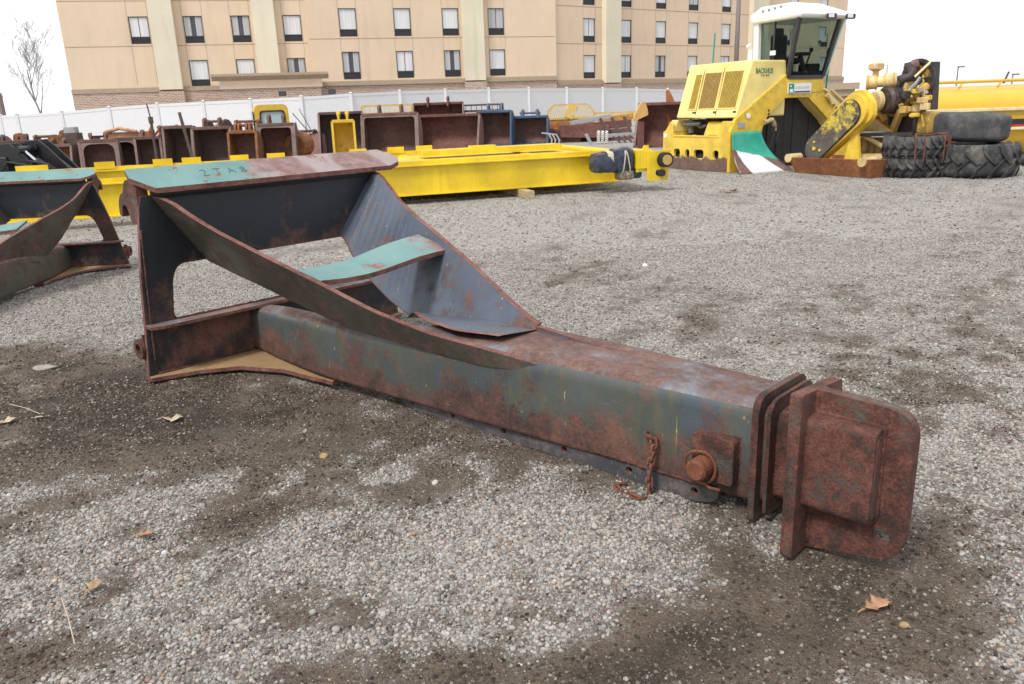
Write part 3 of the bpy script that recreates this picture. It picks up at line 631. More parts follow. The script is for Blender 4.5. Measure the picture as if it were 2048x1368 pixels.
for si, sg in enumerate(SEGS):
    a, b = CORNERS[si], CORNERS[si + 1]; a = np.array([a[0], a[1], 0]); b = np.array([b[0], b[1], 0])
    Ls = np.linalg.norm(b - a); du = (b - a) / Ls; nrm = np.array([du[1], -du[0], 0])     # towards the yard
    rzs = math.atan2(du[1], du[0])
    uz = lambda px, py: (lambda p: ((p - a) @ du, p[2]))(onplane(px, py, a, nrm))
    wpos = lambda u, z, t=0.0: a + du * u + nrm * t + np.array([0, 0, z]) - B0
    u0, zt1 = uz(*sg['ref'][0][:2]); _, zb1 = uz(sg['ref'][0][0], sg['ref'][0][2]); _, zt2 = uz(*sg['ref'][1][:2])
    fl = zt1 - zt2; hw = zt1 - zb1
    rows = [zt1 - hw + fl, zt1 - hw, zt1 - hw - fl]
    cols = []
    for (cx, cw) in sg['cols']:
        uu, _ = uz(cx, sg['ref'][0][1]); u2, _ = uz(cx + cw, sg['ref'][0][1]); cols.append((uu, u2))
    ww = float(np.median([q - p for p, q in cols])); ww = 1.16
    TOPZ = 16.0; BZ = 4.15 if si == 0 else 3.9
    _, BZ = uz((330, 880, 1240)[si], (183, 166, 168)[si])
    holes = [[(p, z), (p + ww, z), (p + ww, z + hw), (p, z + hw)] for (p, q) in cols for z in rows if not (si == 0 and p == cols[0][0] and z == rows[2]) and z > BZ + .1 and 0.3 < p < Ls - ww - .2]
    setback = .16 if si == 1 else 0.0
    sgE = bpy.data.objects.new('facade', None)
    mb = MB().prism([(0, BZ), (Ls, BZ), (Ls, TOPZ), (0, TOPZ)], lambda u, z, t: (u, -t, z), -.3, setback, holes)
    wl = mb.build('wall', STUC, HOTEL); wl.location = tuple(wpos(0, 0)); wl.rotation_euler = (0, 0, rzs)
    lo = MB().box((Ls / 2, .02 - setback / 2, BZ / 2), (Ls - .02, .4, BZ - .004)).build('brick_base', BRICK, HOTEL); lo.location = tuple(wpos(0, 0)); lo.rotation_euler = (0, 0, rzs)
    sc_ = MB().box((Ls / 2, -setback - .08, BZ + .1), (Ls, .3, .22)).box((Ls / 2, -setback - .1, BZ + .24), (Ls, .16, .06)).build('string_course', CORN, HOTEL); sc_.location = wl.location; sc_.rotation_euler = wl.rotation_euler
    jb = MB()
    for z in rows: jb.box((Ls / 2, -setback - .004, z - .12), (Ls - .1, .012, .035))
    for (p, q) in cols:
        for e in (p - .03, p + ww + .03): jb.box((e, -setback - .003, (TOPZ + BZ) / 2 + .2), (.02, .008, TOPZ - BZ - .6))
    j = jb.build('control_joint', JOINT, HOTEL); j.location = wl.location; j.rotation_euler = wl.rotation_euler; j['kind'] = 'stuff'
    for (cx, hwid, yy) in sg['pil']:
        u1, _ = uz(cx - hwid, yy); u2, _ = uz(cx + hwid, yy)
        p_ = MB().box(((u1 + u2) / 2, -.24 - setback, (TOPZ + BZ) / 2 + .1), (u2 - u1, .5, TOPZ - BZ)).build('pilaster', CREAM, HOTEL); p_.location = wl.location; p_.rotation_euler = wl.rotation_euler
        q_ = MB().box(((u1 + u2) / 2, -.24 - setback, BZ / 2), (u2 - u1 + .1, .56, BZ)).build('pilaster_base', BRICK, HOTEL); q_.location = wl.location; q_.rotation_euler = wl.rotation_euler
    k = 0
    for ci_, (p, q) in enumerate(cols):
        for z in rows:
            if not (z > BZ + .1 and 0.3 < p < Ls - ww - .2): continue
            if si == 0 and ci_ == 0 and z == rows[2]: continue
            gh = hw * .24
            fr = MB().prism([(0, 0), (ww, 0), (ww, hw), (0, hw)], lambda u, v, t: (u, t, v), .05, .14, [[(.05, gh + .04), (ww - .05, gh + .04), (ww - .05, hw - .05), (.05, hw - .05)], [(.05, .04), (ww - .05, .04), (ww - .05, gh), (.05, gh)]]).build('window', DARKM, HOTEL)
            fr.location = tuple(wpos(p, z, setback)); fr.rotation_euler = (0, 0, rzs)
            MB().box((ww / 2, .10, (gh + hw) / 2), (ww - .1, .012, hw - gh - .08)).build('glass', GLASSW, fr)
            gr = MB().box((ww / 2, .13, gh / 2 + .02), (ww - .1, .05, gh - .05))
            for q2 in range(4): gr.box((ww / 2, .09, .08 + q2 * (gh - .08) / 4), (ww - .12, .03, .025))
            gr.build('vent_grille', DARKM, fr)
            rv = random.Random(si * 100 + ci_ * 10 + int(z * 7)).random()
            gap = 0 if rv < .62 else (.05 if rv < .85 else .3)
            hh = hw - gh - .1; zc = (gh + hw) / 2
            cm = CURT if rv < .8 else CURT2
            half = (ww - .1 - gap) / 2
            for cxp in (.05 + half / 2, ww - .05 - half / 2):
                cb = MB(); nn = 12
                for q3 in range(nn):
                    xa = cxp - half / 2 + half * q3 / nn; xb = cxp - half / 2 + half * (q3 + 1) / nn; ya, yb = (.079, .088) if q3 % 2 else (.088, .079)
                    cb.add([(xa, ya, zc - hh / 2), (xb, yb, zc - hh / 2), (xb, yb, zc + hh / 2), (xa, ya, zc + hh / 2)], [(0, 1, 2, 3)])
                cb.build('curtain', cm, fr)
# body behind the facades
cb = MB()
base = [np.array([c[0], c[1]]) for c in CORNERS]
dd = lambda i: (base[min(i + 1, 3)] - base[max(i - 1, 0)]); back = []
for i in range(4):
    v = dd(i); v = v / np.linalg.norm(v); back.append(base[i] + np.array([-v[1], v[0]]) * 14)
for i in range(4):
    v = dd(i); v = v / np.linalg.norm(v); base[i] = base[i] + np.array([-v[1], v[0]]) * .31
poly = [tuple(p - B0[:2]) for p in base] + [tuple(p - B0[:2]) for p in back[::-1]]
cb.prism(poly, lambda x, y, t: (x, y, t), 0, 15.9); cb.build('building_body', STUC, HOTEL)
# low entrance canopy with a cornice, in front of the left wing
ca, cb2 = atY(440, 190, 50), atY(648, 184, 51.5)
ca[2] = cb2[2] = 0; L_ = np.linalg.norm(cb2 - ca); rzc = math.atan2(cb2[1] - ca[1], cb2[0] - ca[0])
zt = atY(540, 152, 50.8)[2]; zb = atY(540, 176, 50.8)[2]
CAN = thing('entrance_canopy', 'flat entrance canopy with a moulded taupe cornice and brick wall below, attached to hotel', 'canopy', ca, rzc)
MB().box((L_ / 2, 2.2, zb / 2), (L_ - .3, 4.3, zb)).build('brick_wall', BRICK, CAN)
MB().box((L_ / 2, 2.2, (zb + zt) / 2), (L_ - .1, 4.5, zt - zb)).build('fascia', STUC, CAN)
MB().prism([(-.35, zt + .02), (-.35, zt + .16), (.0, zt + .16), (.0, zt - .22), (-.12, zt - .2)], lambda u, v, t: (t, u, v), -.35, L_ + .35).box((L_ / 2, 2.4, zt + .10), (L_ + .2, 4.6, .1)).build('cornice', CORN, CAN)
for (px, py) in ((565, 187), (664, 183)):
    p = atY(px, py, 49.9); v = thing('wall_light', 'small dark box light on the brick at %s of the entrance canopy' % ('left' if px < 600 else 'right'), 'light', p); 
    MB().box((0, -.02, 0), (.42, .2, .28)).build('housing', DARKM, v, bevel=.02); MB().box((0, -.12, -.03), (.34, .02, .16)).build('lens', GLASSW, v)
# low pavilion to the right of the hotel
pa, pb = atY(1612, 192, 66), atY(1712, 196, 66); pa[2] = pb[2] = 0
zt2 = atY(1680, 166, 66)[2]
PAV = thing('low_building', 'low brown building with an overhanging cornice right of the hotel', 'building', (pa + pb) / 2)
wv = pb[0] - pa[0]
MB().box((0, 3, zt2 / 2 - .5), (wv - .9, 6, zt2 - 1)).build('wall', CORN, PAV); MB().box((0, 3, zt2 - .75), (wv - .5, 6.6, .5)).box((0, 3, zt2 - .25), (wv, 7, .5)).build('cornice', CORN, PAV)

# white vinyl fence: posts and panels
VINYL = plain('white_vinyl', (.66, .66, .67), .45, var=.03)
FPTS = [(-95, 245, 45), (0, 231, 44), (34, 229.5, 43.6), (123, 223.5, 43), (218, 215, 42.4), (314, 208, 41.8), (406, 203.5, 41), (500, 199, 40.4), (602, 194, 40), (701, 187, 40.5), (799, 182.5, 42), (890, 180, 43.6), (977, 178, 45.4), (1057, 177, 47.3), (1133, 176.5, 49.3), (1205, 176.5, 51.4), (1273, 177, 53.6), (1335, 178.5, 55.6), (1394, 180, 57.6), (1450, 181.5, 59.6), (1505, 183, 61.6), (1557, 184.5, 63.6), (1607, 186, 65.6), (1655, 187, 67.6)]
f0 = atY(*FPTS[8]); f0[2] = 0
FEN = thing('vinyl_fence', 'tall white vinyl privacy fence running in front of the hotel', 'fence', f0)
posts = [atY(*p) for p in FPTS]
for i, p in enumerate(posts):
    q = p - f0; h = p[2]
    po_ = MB().box((q[0], q[1], h / 2 + .015), (.14, .14, h + .03)).build('post', VINYL, FEN)
    MB().add([(q[0] - .095, q[1] - .095, h + .03), (q[0] + .095, q[1] - .095, h + .03), (q[0] + .095, q[1] + .095, h + .03), (q[0] - .095, q[1] + .095, h + .03), (q[0], q[1], h + .09)], [(0, 1, 4), (1, 2, 4), (2, 3, 4), (3, 0, 4), (3, 2, 1, 0)]).build('post_cap', VINYL, po_)
    if i:
        a_ = posts[i - 1] - f0; d_ = (q - a_)[:2]; d_ = d_ / np.linalg.norm(d_) * .07; n_ = np.array([d_[1], -d_[0]]) / .07
        A = np.array([a_[0] + d_[0], a_[1] + d_[1]]); Bv = np.array([q[0] - d_[0], q[1] - d_[1]]); h0, h1 = posts[i - 1][2], h
        mb = MB()
        def pan(z0a, z0b, z1a, z1b, th):
            A0, A1, B0_, B1 = A - n_ * th / 2, A + n_ * th / 2, Bv - n_ * th / 2, Bv + n_ * th / 2
            mb.hexa([(*A0, z0a), (*B0_, z0b), (*B1, z0b), (*A1, z0a)], [(*A0, z1a), (*B0_, z1b), (*B1, z1b), (*A1, z1a)])
        pan(.15, .15, h0 - .14, h1 - .14, .03); pan(h0 - .137, h1 - .137, h0, h1, .06); pan(.03, .03, .147, .147, .06)
        mb.build('panel', VINYL, FEN)

# bare tree beyond the fence, light poles
BARK = plain('grey_bark', (.27, .26, .26), .9)
def bare_tree(base, h, seed):
    rg = random.Random(seed); trunk = MB(); crown = MB()
    def grow(mb, p, d, ln, r_, lev):
        path = [p]; rr = [r_]; n = 5
        for i in range(n):
            d = (d + Vector((rg.uniform(-.13, .13), rg.uniform(-.13, .13), rg.uniform(-.02, .12)))).normalized()
            p = p + d * ln / n; path.append(p); rr.append(r_ * (1 - .62 * (i + 1) / n))
            if lev < 4 and i >= (1 if lev else 1):
                for _ in range(2 if lev < 1 else 1):
                    ax = Vector((rg.uniform(-1, 1), rg.uniform(-1, 1), rg.uniform(-.1, .5))).normalized()
                    nd = (d * .75 + ax * rg.uniform(.35, .62)).normalized()
                    grow(crown, p, nd, ln * rg.uniform(.42, .62), rr[-1] * .62, lev + 1)
        mb.tube(path, [max(x, .009) for x in rr], 5 if lev < 2 else 3, caps=False)
    grow(trunk, Vector((0, 0, 0)), Vector((-.12, 0, 1)), h * .72, .10, 0)
    return trunk, crown
tb = atY(96, 250, 62); tb[2] = 0
TREE = thing('bare_tree', 'leafless grey tree beyond the fence left of the hotel', 'tree', tb)
tr, cr = bare_tree(tb, 7.2, 12); tr.build('trunk', BARK, TREE, smooth=True); cr.build('crown', BARK, TREE, smooth=True)
POLE = plain('grey_brown_pole', (.22, .18, .17), .6)
p = atY(1474, 90, 58); LP = thing('light_pole', 'tall grey brown lighting pole in front of the hotel', 'lamp post', (p[0], p[1], 0))
MB().tube([(0, 0, 0), (0.0, 0, 12.5)], [.19, .12], 14).build('shaft', POLE, LP, smooth=True)
MB().tube([(0, 0, 12.4), (1.2, 0, 12.5)], .05, 8).box((1.45, 0, 12.5), (.6, .3, .15)).build('lamp_head', DARKM, LP)
p = atY(3, 215, 64); TP = thing('utility_pole', 'dark utility pole at the far left beyond the fence', 'pole', (p[0], p[1], 0))
zt = atY(3, 186, 64)[2]; MB().tube([(0, 0, 0), (0, 0, zt)], [.26, .2], 10).build('shaft', POLE, TP); MB().box((0, 0, zt - .25), (.5, .12, .12)).build('crossarm', POLE, TP)
for (px, pt, Y, lab) in ((1909, 134, 150, 'slim far parking lot lamp above the yellow tank, left of two'), (2019, 149, 150, 'slim far parking lot lamp above the yellow tank, right of two')):
    b_ = atY(px, 200, Y); zt = atY(px, pt, Y)[2]; b_[2] = 0
    o = thing('parking_lamp', lab, 'lamp post', b_, group='far parking lot lamps')
    MB().tube([(0, 0, 0), (0, 0, zt)], [.16, .11], 6).build('shaft', POLE, o); MB().box((.5, 0, zt), (1.2, .35, .2)).build('lamp_head', DARKM, o)
# ================================================================== YELLOW CRANE GIRDERS
YEL = weather('crane_yellow_paint', (.76, .54, .018), streak=.5, streak_col=(.60, .39, .015), patch_col=(.68, .46, .03), rust=[(.3, (.20, .11, .02)), (.5, (.40, .24, .02)), (.7, (.50, .33, .03))], cover=.315, scale=1.9, rough=.34, speck=False, bump=.03)
WOOD = None
t = NT('sawn_timber'); g_ = t.noise(5, 6, .6, mscale=(.6, 6, 6)); t.fin(t.colramp(g_, [(.3, (.28, .20, .11)), (.6, (.50, .39, .24)), (.8, (.58, .47, .31))]), .8, 0, g_, .2, .004, .3); WOOD = t.m
GZB, GZT = .14, .63
ga, gb = gz(140, 440, GZB), gz(1238, 363, GZB); ga[2] = gb[2] = 0
gd = (gb - ga); GL = np.linalg.norm(gd); gd /= GL; gn = np.array([-gd[1], gd[0], 0]); grz = math.atan2(gd[1], gd[0])
EXT = 6.5                                                    # goes on past the left edge of the frame
# the far girder: its offset behind the near one
fo = np.median([(gz(px, py, GZT) - ga) @ gn for px, py in ((100, 349), (400, 331), (560, 320), (850, 300))]) - .13
CR = thing('crane_bridge', 'long bright yellow pair of crane girders lying across the yard on timbers', 'crane bridge', ga, grz)
def girder(y, x0, x1, inset=0):
    mb = MB()
    mb.box(((x0 + x1) / 2, y + .13, (GZB + GZT) / 2), (x1 - x0, .16, GZT - GZB - .04)).build('web', YEL, CR)
    MB().box(((x0 + x1) / 2, y + .13, GZT - .01), (x1 - x0, .30, .022)).build('top_flange', YEL, CR, bevel=.003)
    MB().box(((x0 + x1) / 2, y + .13, GZB + .01), (x1 - x0, .26, .022)).build('bottom_flange', YEL, CR, bevel=.003)
girder(0, -EXT, GL); girder(fo, -EXT, GL - .3)
MB().box((GL / 2 - EXT / 2, .16, GZT + .03), (GL + EXT - .4, .06, .055)).build('rail', YEL, CR); MB().box((GL / 2 - EXT / 2, fo + .13, GZT + .03), (GL + EXT - .8, .06, .055)).build('rail', YEL, CR)
for px, py in ((68, 345), (222, 333), (389, 322), (545, 313), (320, 337), (480, 325), (700, 306), (760, 300), (860, 306)):
    p = gz(px, py, GZT + .02); l = np.array([(p - ga) @ gd, (p - ga) @ gn]); yy = .13 if abs(l[1] - .13) < abs(l[1] - fo) else fo + .13
    wd_ = .52 if px < 100 else .34
    MB().box((l[0], yy - .05, GZT + .085), (wd_, .012, .13)).box((l[0], yy + .0, GZT + .025), (wd_, .1, .012)).build('rail_tab', YEL, CR)
MB().box((GL - 3.4, (fo + .3) / 2, GZT - .035), (6.6, fo - .34, .02)).build('deck_plate', YEL, CR)
for xx in (1.0, 3.4, 5.6, 7.7): MB().box((xx, fo / 2 + .13, GZT - .06), (.12, fo - .3, .10)).build('cross_tie', YEL, CR)
MB().box((GL - 1.7, fo * .62, GZT + .07), (2.8, .5, .10)).box((GL - 1.9, fo * .62 - .1, GZT + .14), (.5, .2, .05)).build('walkway', YEL, CR)
# end truck at the right end
ex = GL
MB().box((ex + .1, fo / 2 + .1, .50), (.30, fo + .6, .34)).build('end_beam', YEL, CR, bevel=.01)
MB().prism([(.0, .34), (.42, .34), (.42, .78), (.26, .78), (.2, .70), (.0, .70)], lambda u, v, t: (ex + .02 + u * .55, t, v), -.62, -.60, [circ((.12, .48), .015, 8), circ((.20, .62), .015, 8), circ((.33, .50), .015, 8)]).build('gusset_plate', YEL, CR)
MB().prism([(.0, .18), (.58, .18), (.58, .56), (.64, .60), (.64, .68), (.0, .68)], lambda u, v, t: (ex + .20 + u * .70, t, v), -.68, -.655, [rounded([(.22, .26), (.42, .26), (.42, .36), (.22, .36)], .02, 2)]).build('end_plate', YEL, CR, bevel=.003)
MB().box((ex + .18, -.35, .55), (.3, .6, .30)).build('truck_body', YEL, CR)
BLK = plain('black_rubber', (.022, .022, .024), .7)
MB().lathe([(.08, 0), (.125, .0), (.125, .04), (.09, .05), (.09, .09), (.125, .10), (.125, .13), (.08, .13)], (ex + .50, -.68, .53), (0, -1, 0), 20).build('wheel_rim', BLK, CR, smooth=False)
MB().tube([(ex + .50, -.72, .53), (ex + .50, -.83, .53)], [.092, .085], 18).build('wheel_hub', plain('brass_hub', (.50, .33, .10), .5), CR)
MB().tube([(ex + .45, -.62, .31), (ex + .45, -.76, .31)], .06, 12).build('bumper_stop', BLK, CR)
# drive motor wrapped in dark plastic with tape
t = NT('dark_plastic_wrap'); wn = t.noise(9, 7, .75, dist=1.2); t.fin(t.colramp(wn, [(.3, (.018, .024, .04)), (.6, (.05, .06, .09)), (.75, (.16, .18, .23))]), .28, 0, wn, .9, .03); WRAP = t.m
TAPE = plain('beige_tape', (.52, .46, .36), .6)
def lumpy(o, amp, sc, seed=0):
    rg = np.random.RandomState(seed); me_ = o.data; k = len(me_.vertices); co = np.zeros(k * 3, np.float32); me_.vertices.foreach_get('co', co); co = co.reshape(-1, 3)
    n_ = np.stack([fbm(co[:, 0] * sc + 3 + seed, co[:, 1] * sc + co[:, 2] * sc * 1.7, 3), fbm(co[:, 1] * sc + 31, co[:, 2] * sc + co[:, 0] * sc * 1.3 + seed, 3), fbm(co[:, 2] * sc + 11, co[:, 0] * sc - co[:, 1] * sc, 3)], -1) - .5
    me_.vertices.foreach_set('co', (co + n_ * amp).ravel()); me_.update(); return o
def blob(c, d, name, mat, parent, amp, sc, seed, n=14):
    bm = bmesh.new(); bmesh.ops.create_cube(bm, size=1.0); bmesh.ops.subdivide_edges(bm, edges=bm.edges[:], cuts=n, use_grid_fill=True)
    for v in bm.verts:
        p = v.co.copy(); s_ = p.normalized() * .5 * 1.25; v.co = p.lerp(s_, .42)
        v.co = Vector((c[0] + v.co.x * d[0], c[1] + v.co.y * d[1], c[2] + v.co.z * d[2]))
    for f in bm.faces: f.smooth = True
    m_ = bpy.data.meshes.new(name); bm.to_mesh(m_); bm.free(); m_.materials.append(mat); o = bpy.data.objects.new(name, m_); COL.objects.link(o); o.parent = parent
    return lumpy(o, amp, sc, seed)
MT = thing('wrapped_motor', 'drive motor wrapped in dark plastic and beige tape at the right end of yellow girders', 'motor', ga + gd * (GL - .46) - gn * .42 + np.array([0, 0, .04]), grz); MT.scale = (.80, .80, .80)
blob((-.05, 0, .60), (.52, .42, .40), 'plastic_wrap', WRAP, MT, .07, 9, 1); blob((.37, .02, .63), (.40, .46, .50), 'plastic_wrap', WRAP, MT, .08, 8, 2)
for (x_, w_, tl) in ((.02, .13, .0), (.32, .03, .03), (.42, .025, -.05)):
    mb = MB(); n = 24
    for k in range(n):
        a_ = 2 * math.pi * k / n; e = (abs(math.cos(a_)) ** 4 + abs(math.sin(a_)) ** 4) ** (-.25); rr_ = .225 if x_ < .2 else .262; yy, zz = rr_ * e * math.cos(a_), rr_ * e * math.sin(a_)
        for dx in (-w_ / 2, w_ / 2): mb.v.append((x_ + dx + tl * zz / .24, yy, .61 + zz))
    for k in range(n): j = (k + 1) % n; mb.f.append([2 * k, 2 * k + 1, 2 * j + 1, 2 * j]); mb.m.append(0)
    o = mb.build('tape_band', TAPE, MT); sm = o.modifiers.new('thick', 'SOLIDIFY'); sm.thickness = .006
blob((.42, -.05, .33), (.34, .30, .22), 'lower_wrap', plain('beige_wrap', (.26, .22, .16), .5, var=.5, scale=12), MT, .06, 9, 4)
MB().tube([(.60, -.05, .34), (.78, -.05, .34)], .11, 18).build('motor_end', plain('teal_motor', (.03, .075, .09), .5), MT, smooth=False)
# timbers under the girders
tm = gz(1055, 398); tf = gz(985, 379, .0); dv = tf - tm; 
TBm = thing('timber_block', 'squared pale timber sticking out from under the yellow girders', 'timber', tm, math.atan2(dv[1], dv[0]))
MB().box((.95, -.06, .065), (1.9, .14, .13)).build('beam', WOOD, TBm, bevel=.006)
# ================================================================== ROW OF BUCKETS AND SCRAP
BR = {'brown': weather('brown_bucket_steel', (.13, .088, .076), rust=[(.3, (.075, .040, .030)), (.5, (.145, .072, .056)), (.7, (.22, .12, .096))], cover=.56, scale=2.2, soft=.12, rough=.7),
      'dark': weather('dark_bucket_steel', (.072, .057, .052), rust=[(.3, (.048, .030, .024)), (.5, (.10, .054, .043)), (.7, (.16, .09, .07))], cover=.5, scale=2.2, soft=.12, rough=.7),
      'red': weather('red_brown_bucket_steel', (.125, .056, .045), rust=[(.3, (.075, .032, .025)), (.5, (.15, .060, .047)), (.7, (.22, .105, .082))], cover=.6, scale=2.0, soft=.12, rough=.7),
      'orange': weather('orange_bucket_rust', (.22, .10, .04), rust=[(.3, (.10, .04, .02)), (.5, (.22, .085, .03)), (.7, (.33, .15, .06))], cover=.6, scale=2.2, soft=.12, rough=.75),
      'blue': weather('blue_bucket_paint', (.045, .085, .15), rust=[(.3, (.04, .03, .03)), (.5, (.10, .07, .06)), (.7, (.16, .12, .11))], cover=.34, scale=2.4, rough=.5),
      'yellow': weather('yellow_bucket_paint', (.62, .40, .03), rust=[(.3, (.15, .08, .02)), (.5, (.32, .18, .03)), (.7, (.42, .26, .05))], cover=.38, scale=2.4, rough=.45),
      'edge': weather('worn_bucket_edge', (.22, .17, .155), rust=[(.3, (.10, .055, .042)), (.5, (.19, .105, .082)), (.7, (.28, .19, .16))], cover=.5, scale=3, soft=.12, rough=.6),
      'pink': weather('faded_red_plate', (.30, .15, .13), cover=.4, scale=2, rough=.7)}
CHROME = NT('chrome_rod').fin((.75, .76, .78), .18, 1.0)
def bucket(label, px0, px1, ytop, Y, paint, inner, kind='digging', teeth=4, lugs='pair', yaw=None, depth=None, rise=0.0, group=None, mouth=0.0):
    pc_ = (px0 + px1) / 2
    P0, P1 = atY(px0, ytop, Y), atY(px1, ytop, Y); wdt = np.linalg.norm(P1[:2] - P0[:2]); h = (P0[2] + P1[2]) / 2 - rise
    base = atY(pc_, ytop, Y); base[2] = rise
    d = depth or min(1.15, h * .8)
    rz = -math.atan2(base[0], base[1]) * .55 if yaw is None else yaw
    T = thing('excavator_bucket' if kind == 'digging' else 'loader_bucket', label, 'bucket', base, rz, group)
    prof = [(0, .03), (.40 * d, .0), (.72 * d, .08 * h), (.93 * d, .28 * h), (.98 * d, .52 * h), (.90 * d, .76 * h), (.68 * d, .93 * h), (.40 * d, h), (.20 * d, .97 * h)] if kind == 'digging' else \
           [(-.10 * d, .02), (.55 * d, .0), (.82 * d, .06 * h), (.97 * d, .25 * h), (1.0 * d, .5 * h), (.92 * d, .8 * h), (.70 * d, 1.0 * h), (.42 * d, h)]
    prof = [prof[0]] + rounded(prof, .1 * h, 2)[3:-3] + [prof[-1]]
    th = .035
    cen = Vector((.45 * d, .5 * h)); inn = [tuple(Vector(p) + (cen - Vector(p)).normalized() * th) for p in prof]
    hw = wdt / 2
    mo, mi_ = BR[paint], BR[inner]
    mb = MB(); n = len(prof)
    mb.v = [(-hw + .03, *p) for p in prof] + [(hw - .03, *p) for p in prof] + [(-hw + .03, *p) for p in inn] + [(hw - .03, *p) for p in inn]
    for i in range(n - 1):
        mb.f += [[i, i + 1, n + i + 1, n + i], [2 * n + i, 3 * n + i, 3 * n + i + 1, 2 * n + i + 1]]; mb.m += [0, 1]
    mb.f += [[0, n, 3 * n, 2 * n], [n - 1, 2 * n + n - 1, 3 * n + n - 1, n + n - 1]]; mb.m += [0, 0]
    smooth_by_angle(mb.build('shell', [mo, mi_], T), 35)
    for x0 in (-hw, hw - .029):
        MB().prism(prof, lambda u, v, t: (t, u, v), x0, x0 + .029, (), 0, 0).build('side_plate', mo, T)
    e0, e1 = Vector((0, *prof[0])), Vector((0, *prof[-1]))
    for x0 in (-hw, hw):
        MB().beam((x0, prof[0][0] - .012, prof[0][1]), (x0, prof[-1][0] - .012, prof[-1][1]), .07, .04, (0, 1, 0)).build('side_cutter', mo if paint in ('blue', 'yellow', 'orange') else BR['edge'], T)
    if mouth:
        fx = lambda x, q, t: (x, prof[0][0] + (prof[-1][0] - prof[0][0]) * q / h - .025 + t, prof[0][1] + (prof[-1][1] - prof[0][1]) * q / h)
        MB().prism([(-hw + .01, 0.02), (hw - .01, 0.02), (hw - .01, h * .99), (-hw + .01, h * .99)], fx, 0, .03, [rounded([(-hw + .09, .09), (hw - .09, .09), (hw - .09, h - .10), (-hw + .09, h - .10)], [.05, .05, mouth, mouth], 5)]).build('mouth_frame', BR['edge'] if paint not in ('blue', 'yellow', 'orange') else mo, T)
    MB().box((0, prof[-1][0], prof[-1][1]), (wdt, .09, .10)).build('top_lip', mo, T, bevel=.015)
    MB().box((0, prof[0][0] - .02, .035), (wdt + .02, .18, .05)).build('cutting_edge', mo, T)
    for k in range(teeth):
        x = -hw + wdt * (k + .5) / teeth
        MB().hexa([(x - .06, prof[0][0], .0), (x + .06, prof[0][0], .0), (x + .06, prof[0][0], .10), (x - .06, prof[0][0], .10)], [(x - .03, prof[0][0] - .28, .02), (x + .03, prof[0][0] - .28, .02), (x + .03, prof[0][0] - .28, .045), (x - .03, prof[0][0] - .28, .045)]).build('tooth', mo, T)
    if lugs:
        lh = .24 * min(1.2, h); xs_ = (-wdt * .2, wdt * .2) if lugs != 'four' else (-wdt * .26, -wdt * .14, wdt * .14, wdt * .26)
        lp = rounded([(.22 * d, .93 * h), (.30 * d, h + lh * .7), (.42 * d, h + lh), (.56 * d, h + lh * .95), (.62 * d, h + lh * .4), (.85 * d, .8 * h)], .06, 2)
        for x in xs_:
            MB().prism(lp, lambda u, v, t: (t, u, v), x - .03, x + .03, [circ((.44 * d, h + lh * .62), .05, 8)]).build('hinge_lug', mo, T)
            MB().tube([(x - .06, .44 * d, h + lh * .62), (x + .06, .44 * d, h + lh * .62)], .075, 10).build('lug_boss', mo, T)
        if lugs in ('bar', 'four', 'chrome'):
            MB().tube([(xs_[0], .44 * d, h + lh * .62), (xs_[-1], .44 * d, h + lh * .62)], .045 if lugs != 'chrome' else .07, 10).build('hinge_pin', CHROME if lugs == 'chrome' else mo, T)
    return T
G1 = 'buckets lined up in front of the fence'
bucket('dark bucket half hidden behind the black grapple at the left end of the row', -28, 78, 283, 26.5, 'dark', 'dark', lugs='pair', group=G1)
bucket('rusty bucket with an orange right side next to the black grapple', 74, 139, 290, 25.5, 'brown', 'orange', lugs='pair', yaw=-.15, group=G1)
bucket('dark narrow bucket set back behind the one with orange side', 128, 160, 277, 28, 'dark', 'dark', lugs='bar', group=G1)
bucket('brown bucket with a bright steel hinge pin on top', 158, 228, 280, 25.5, 'brown', 'brown', lugs='chrome', mouth=.28, group=G1)
bucket('dark round cornered bucket right of the one with bright hinge pin', 222, 270, 276, 26.5, 'brown', 'dark', lugs=None, mouth=.35, group=G1)
bucket('dark bucket with an orange lever on top beside the thin upright pole', 268, 316, 274, 26, 'brown', 'dark', lugs='pair', group=G1)
bucket('brown smooth lipped bucket just right of the thin upright pole', 320, 379, 252, 26, 'brown', 'dark', lugs=None, yaw=.02, group=G1)
bucket('wide bucket with chipped grey paint inside', 378, 455, 254, 26, 'brown', 'dark', lugs='pair', yaw=.0, group=G1)
bucket('rust orange bucket with a barred hinge frame on top', 452, 508, 262, 25.5, 'orange', 'brown', lugs='four', yaw=.0, group=G1)
bucket('dark red brown square bucket in front of the yellow cab', 511, 584, 247, 26, 'brown', 'red', mouth=.12, lugs='pair', yaw=.05, group=G1)
bucket('tall dark bucket behind the narrow yellow trenching bucket', 634, 722, 226, 29.5, 'dark', 'dark', kind='loader', teeth=0, lugs=None, group=G1)
bucket('narrow yellow trenching bucket', 663, 706, 240, 26.5, 'yellow', 'yellow', teeth=3, lugs='pair', yaw=.12, depth=.8, group=G1)
bucket('large open brown bucket right of the yellow trenching bucket', 718, 832, 226, 28.5, 'brown', 'brown', mouth=.12, teeth=6, lugs='pair', yaw=-.08, group=G1)
bucket('red brown bucket with tall lugs behind the widest one', 822, 924, 207, 33.5, 'red', 'red', kind='loader', teeth=0, lugs='pair', yaw=-.05, group=G1)
bucket('widest toothed loader bucket, red brown inside', 828, 955, 231, 30.5, 'red', 'red', kind='loader', teeth=8, lugs=None, yaw=-.22, group=G1)
bucket('blue toothed bucket, left one of the pair', 950, 1020, 221, 32, 'blue', 'brown', teeth=5, lugs='pair', yaw=-.22, group=G1)
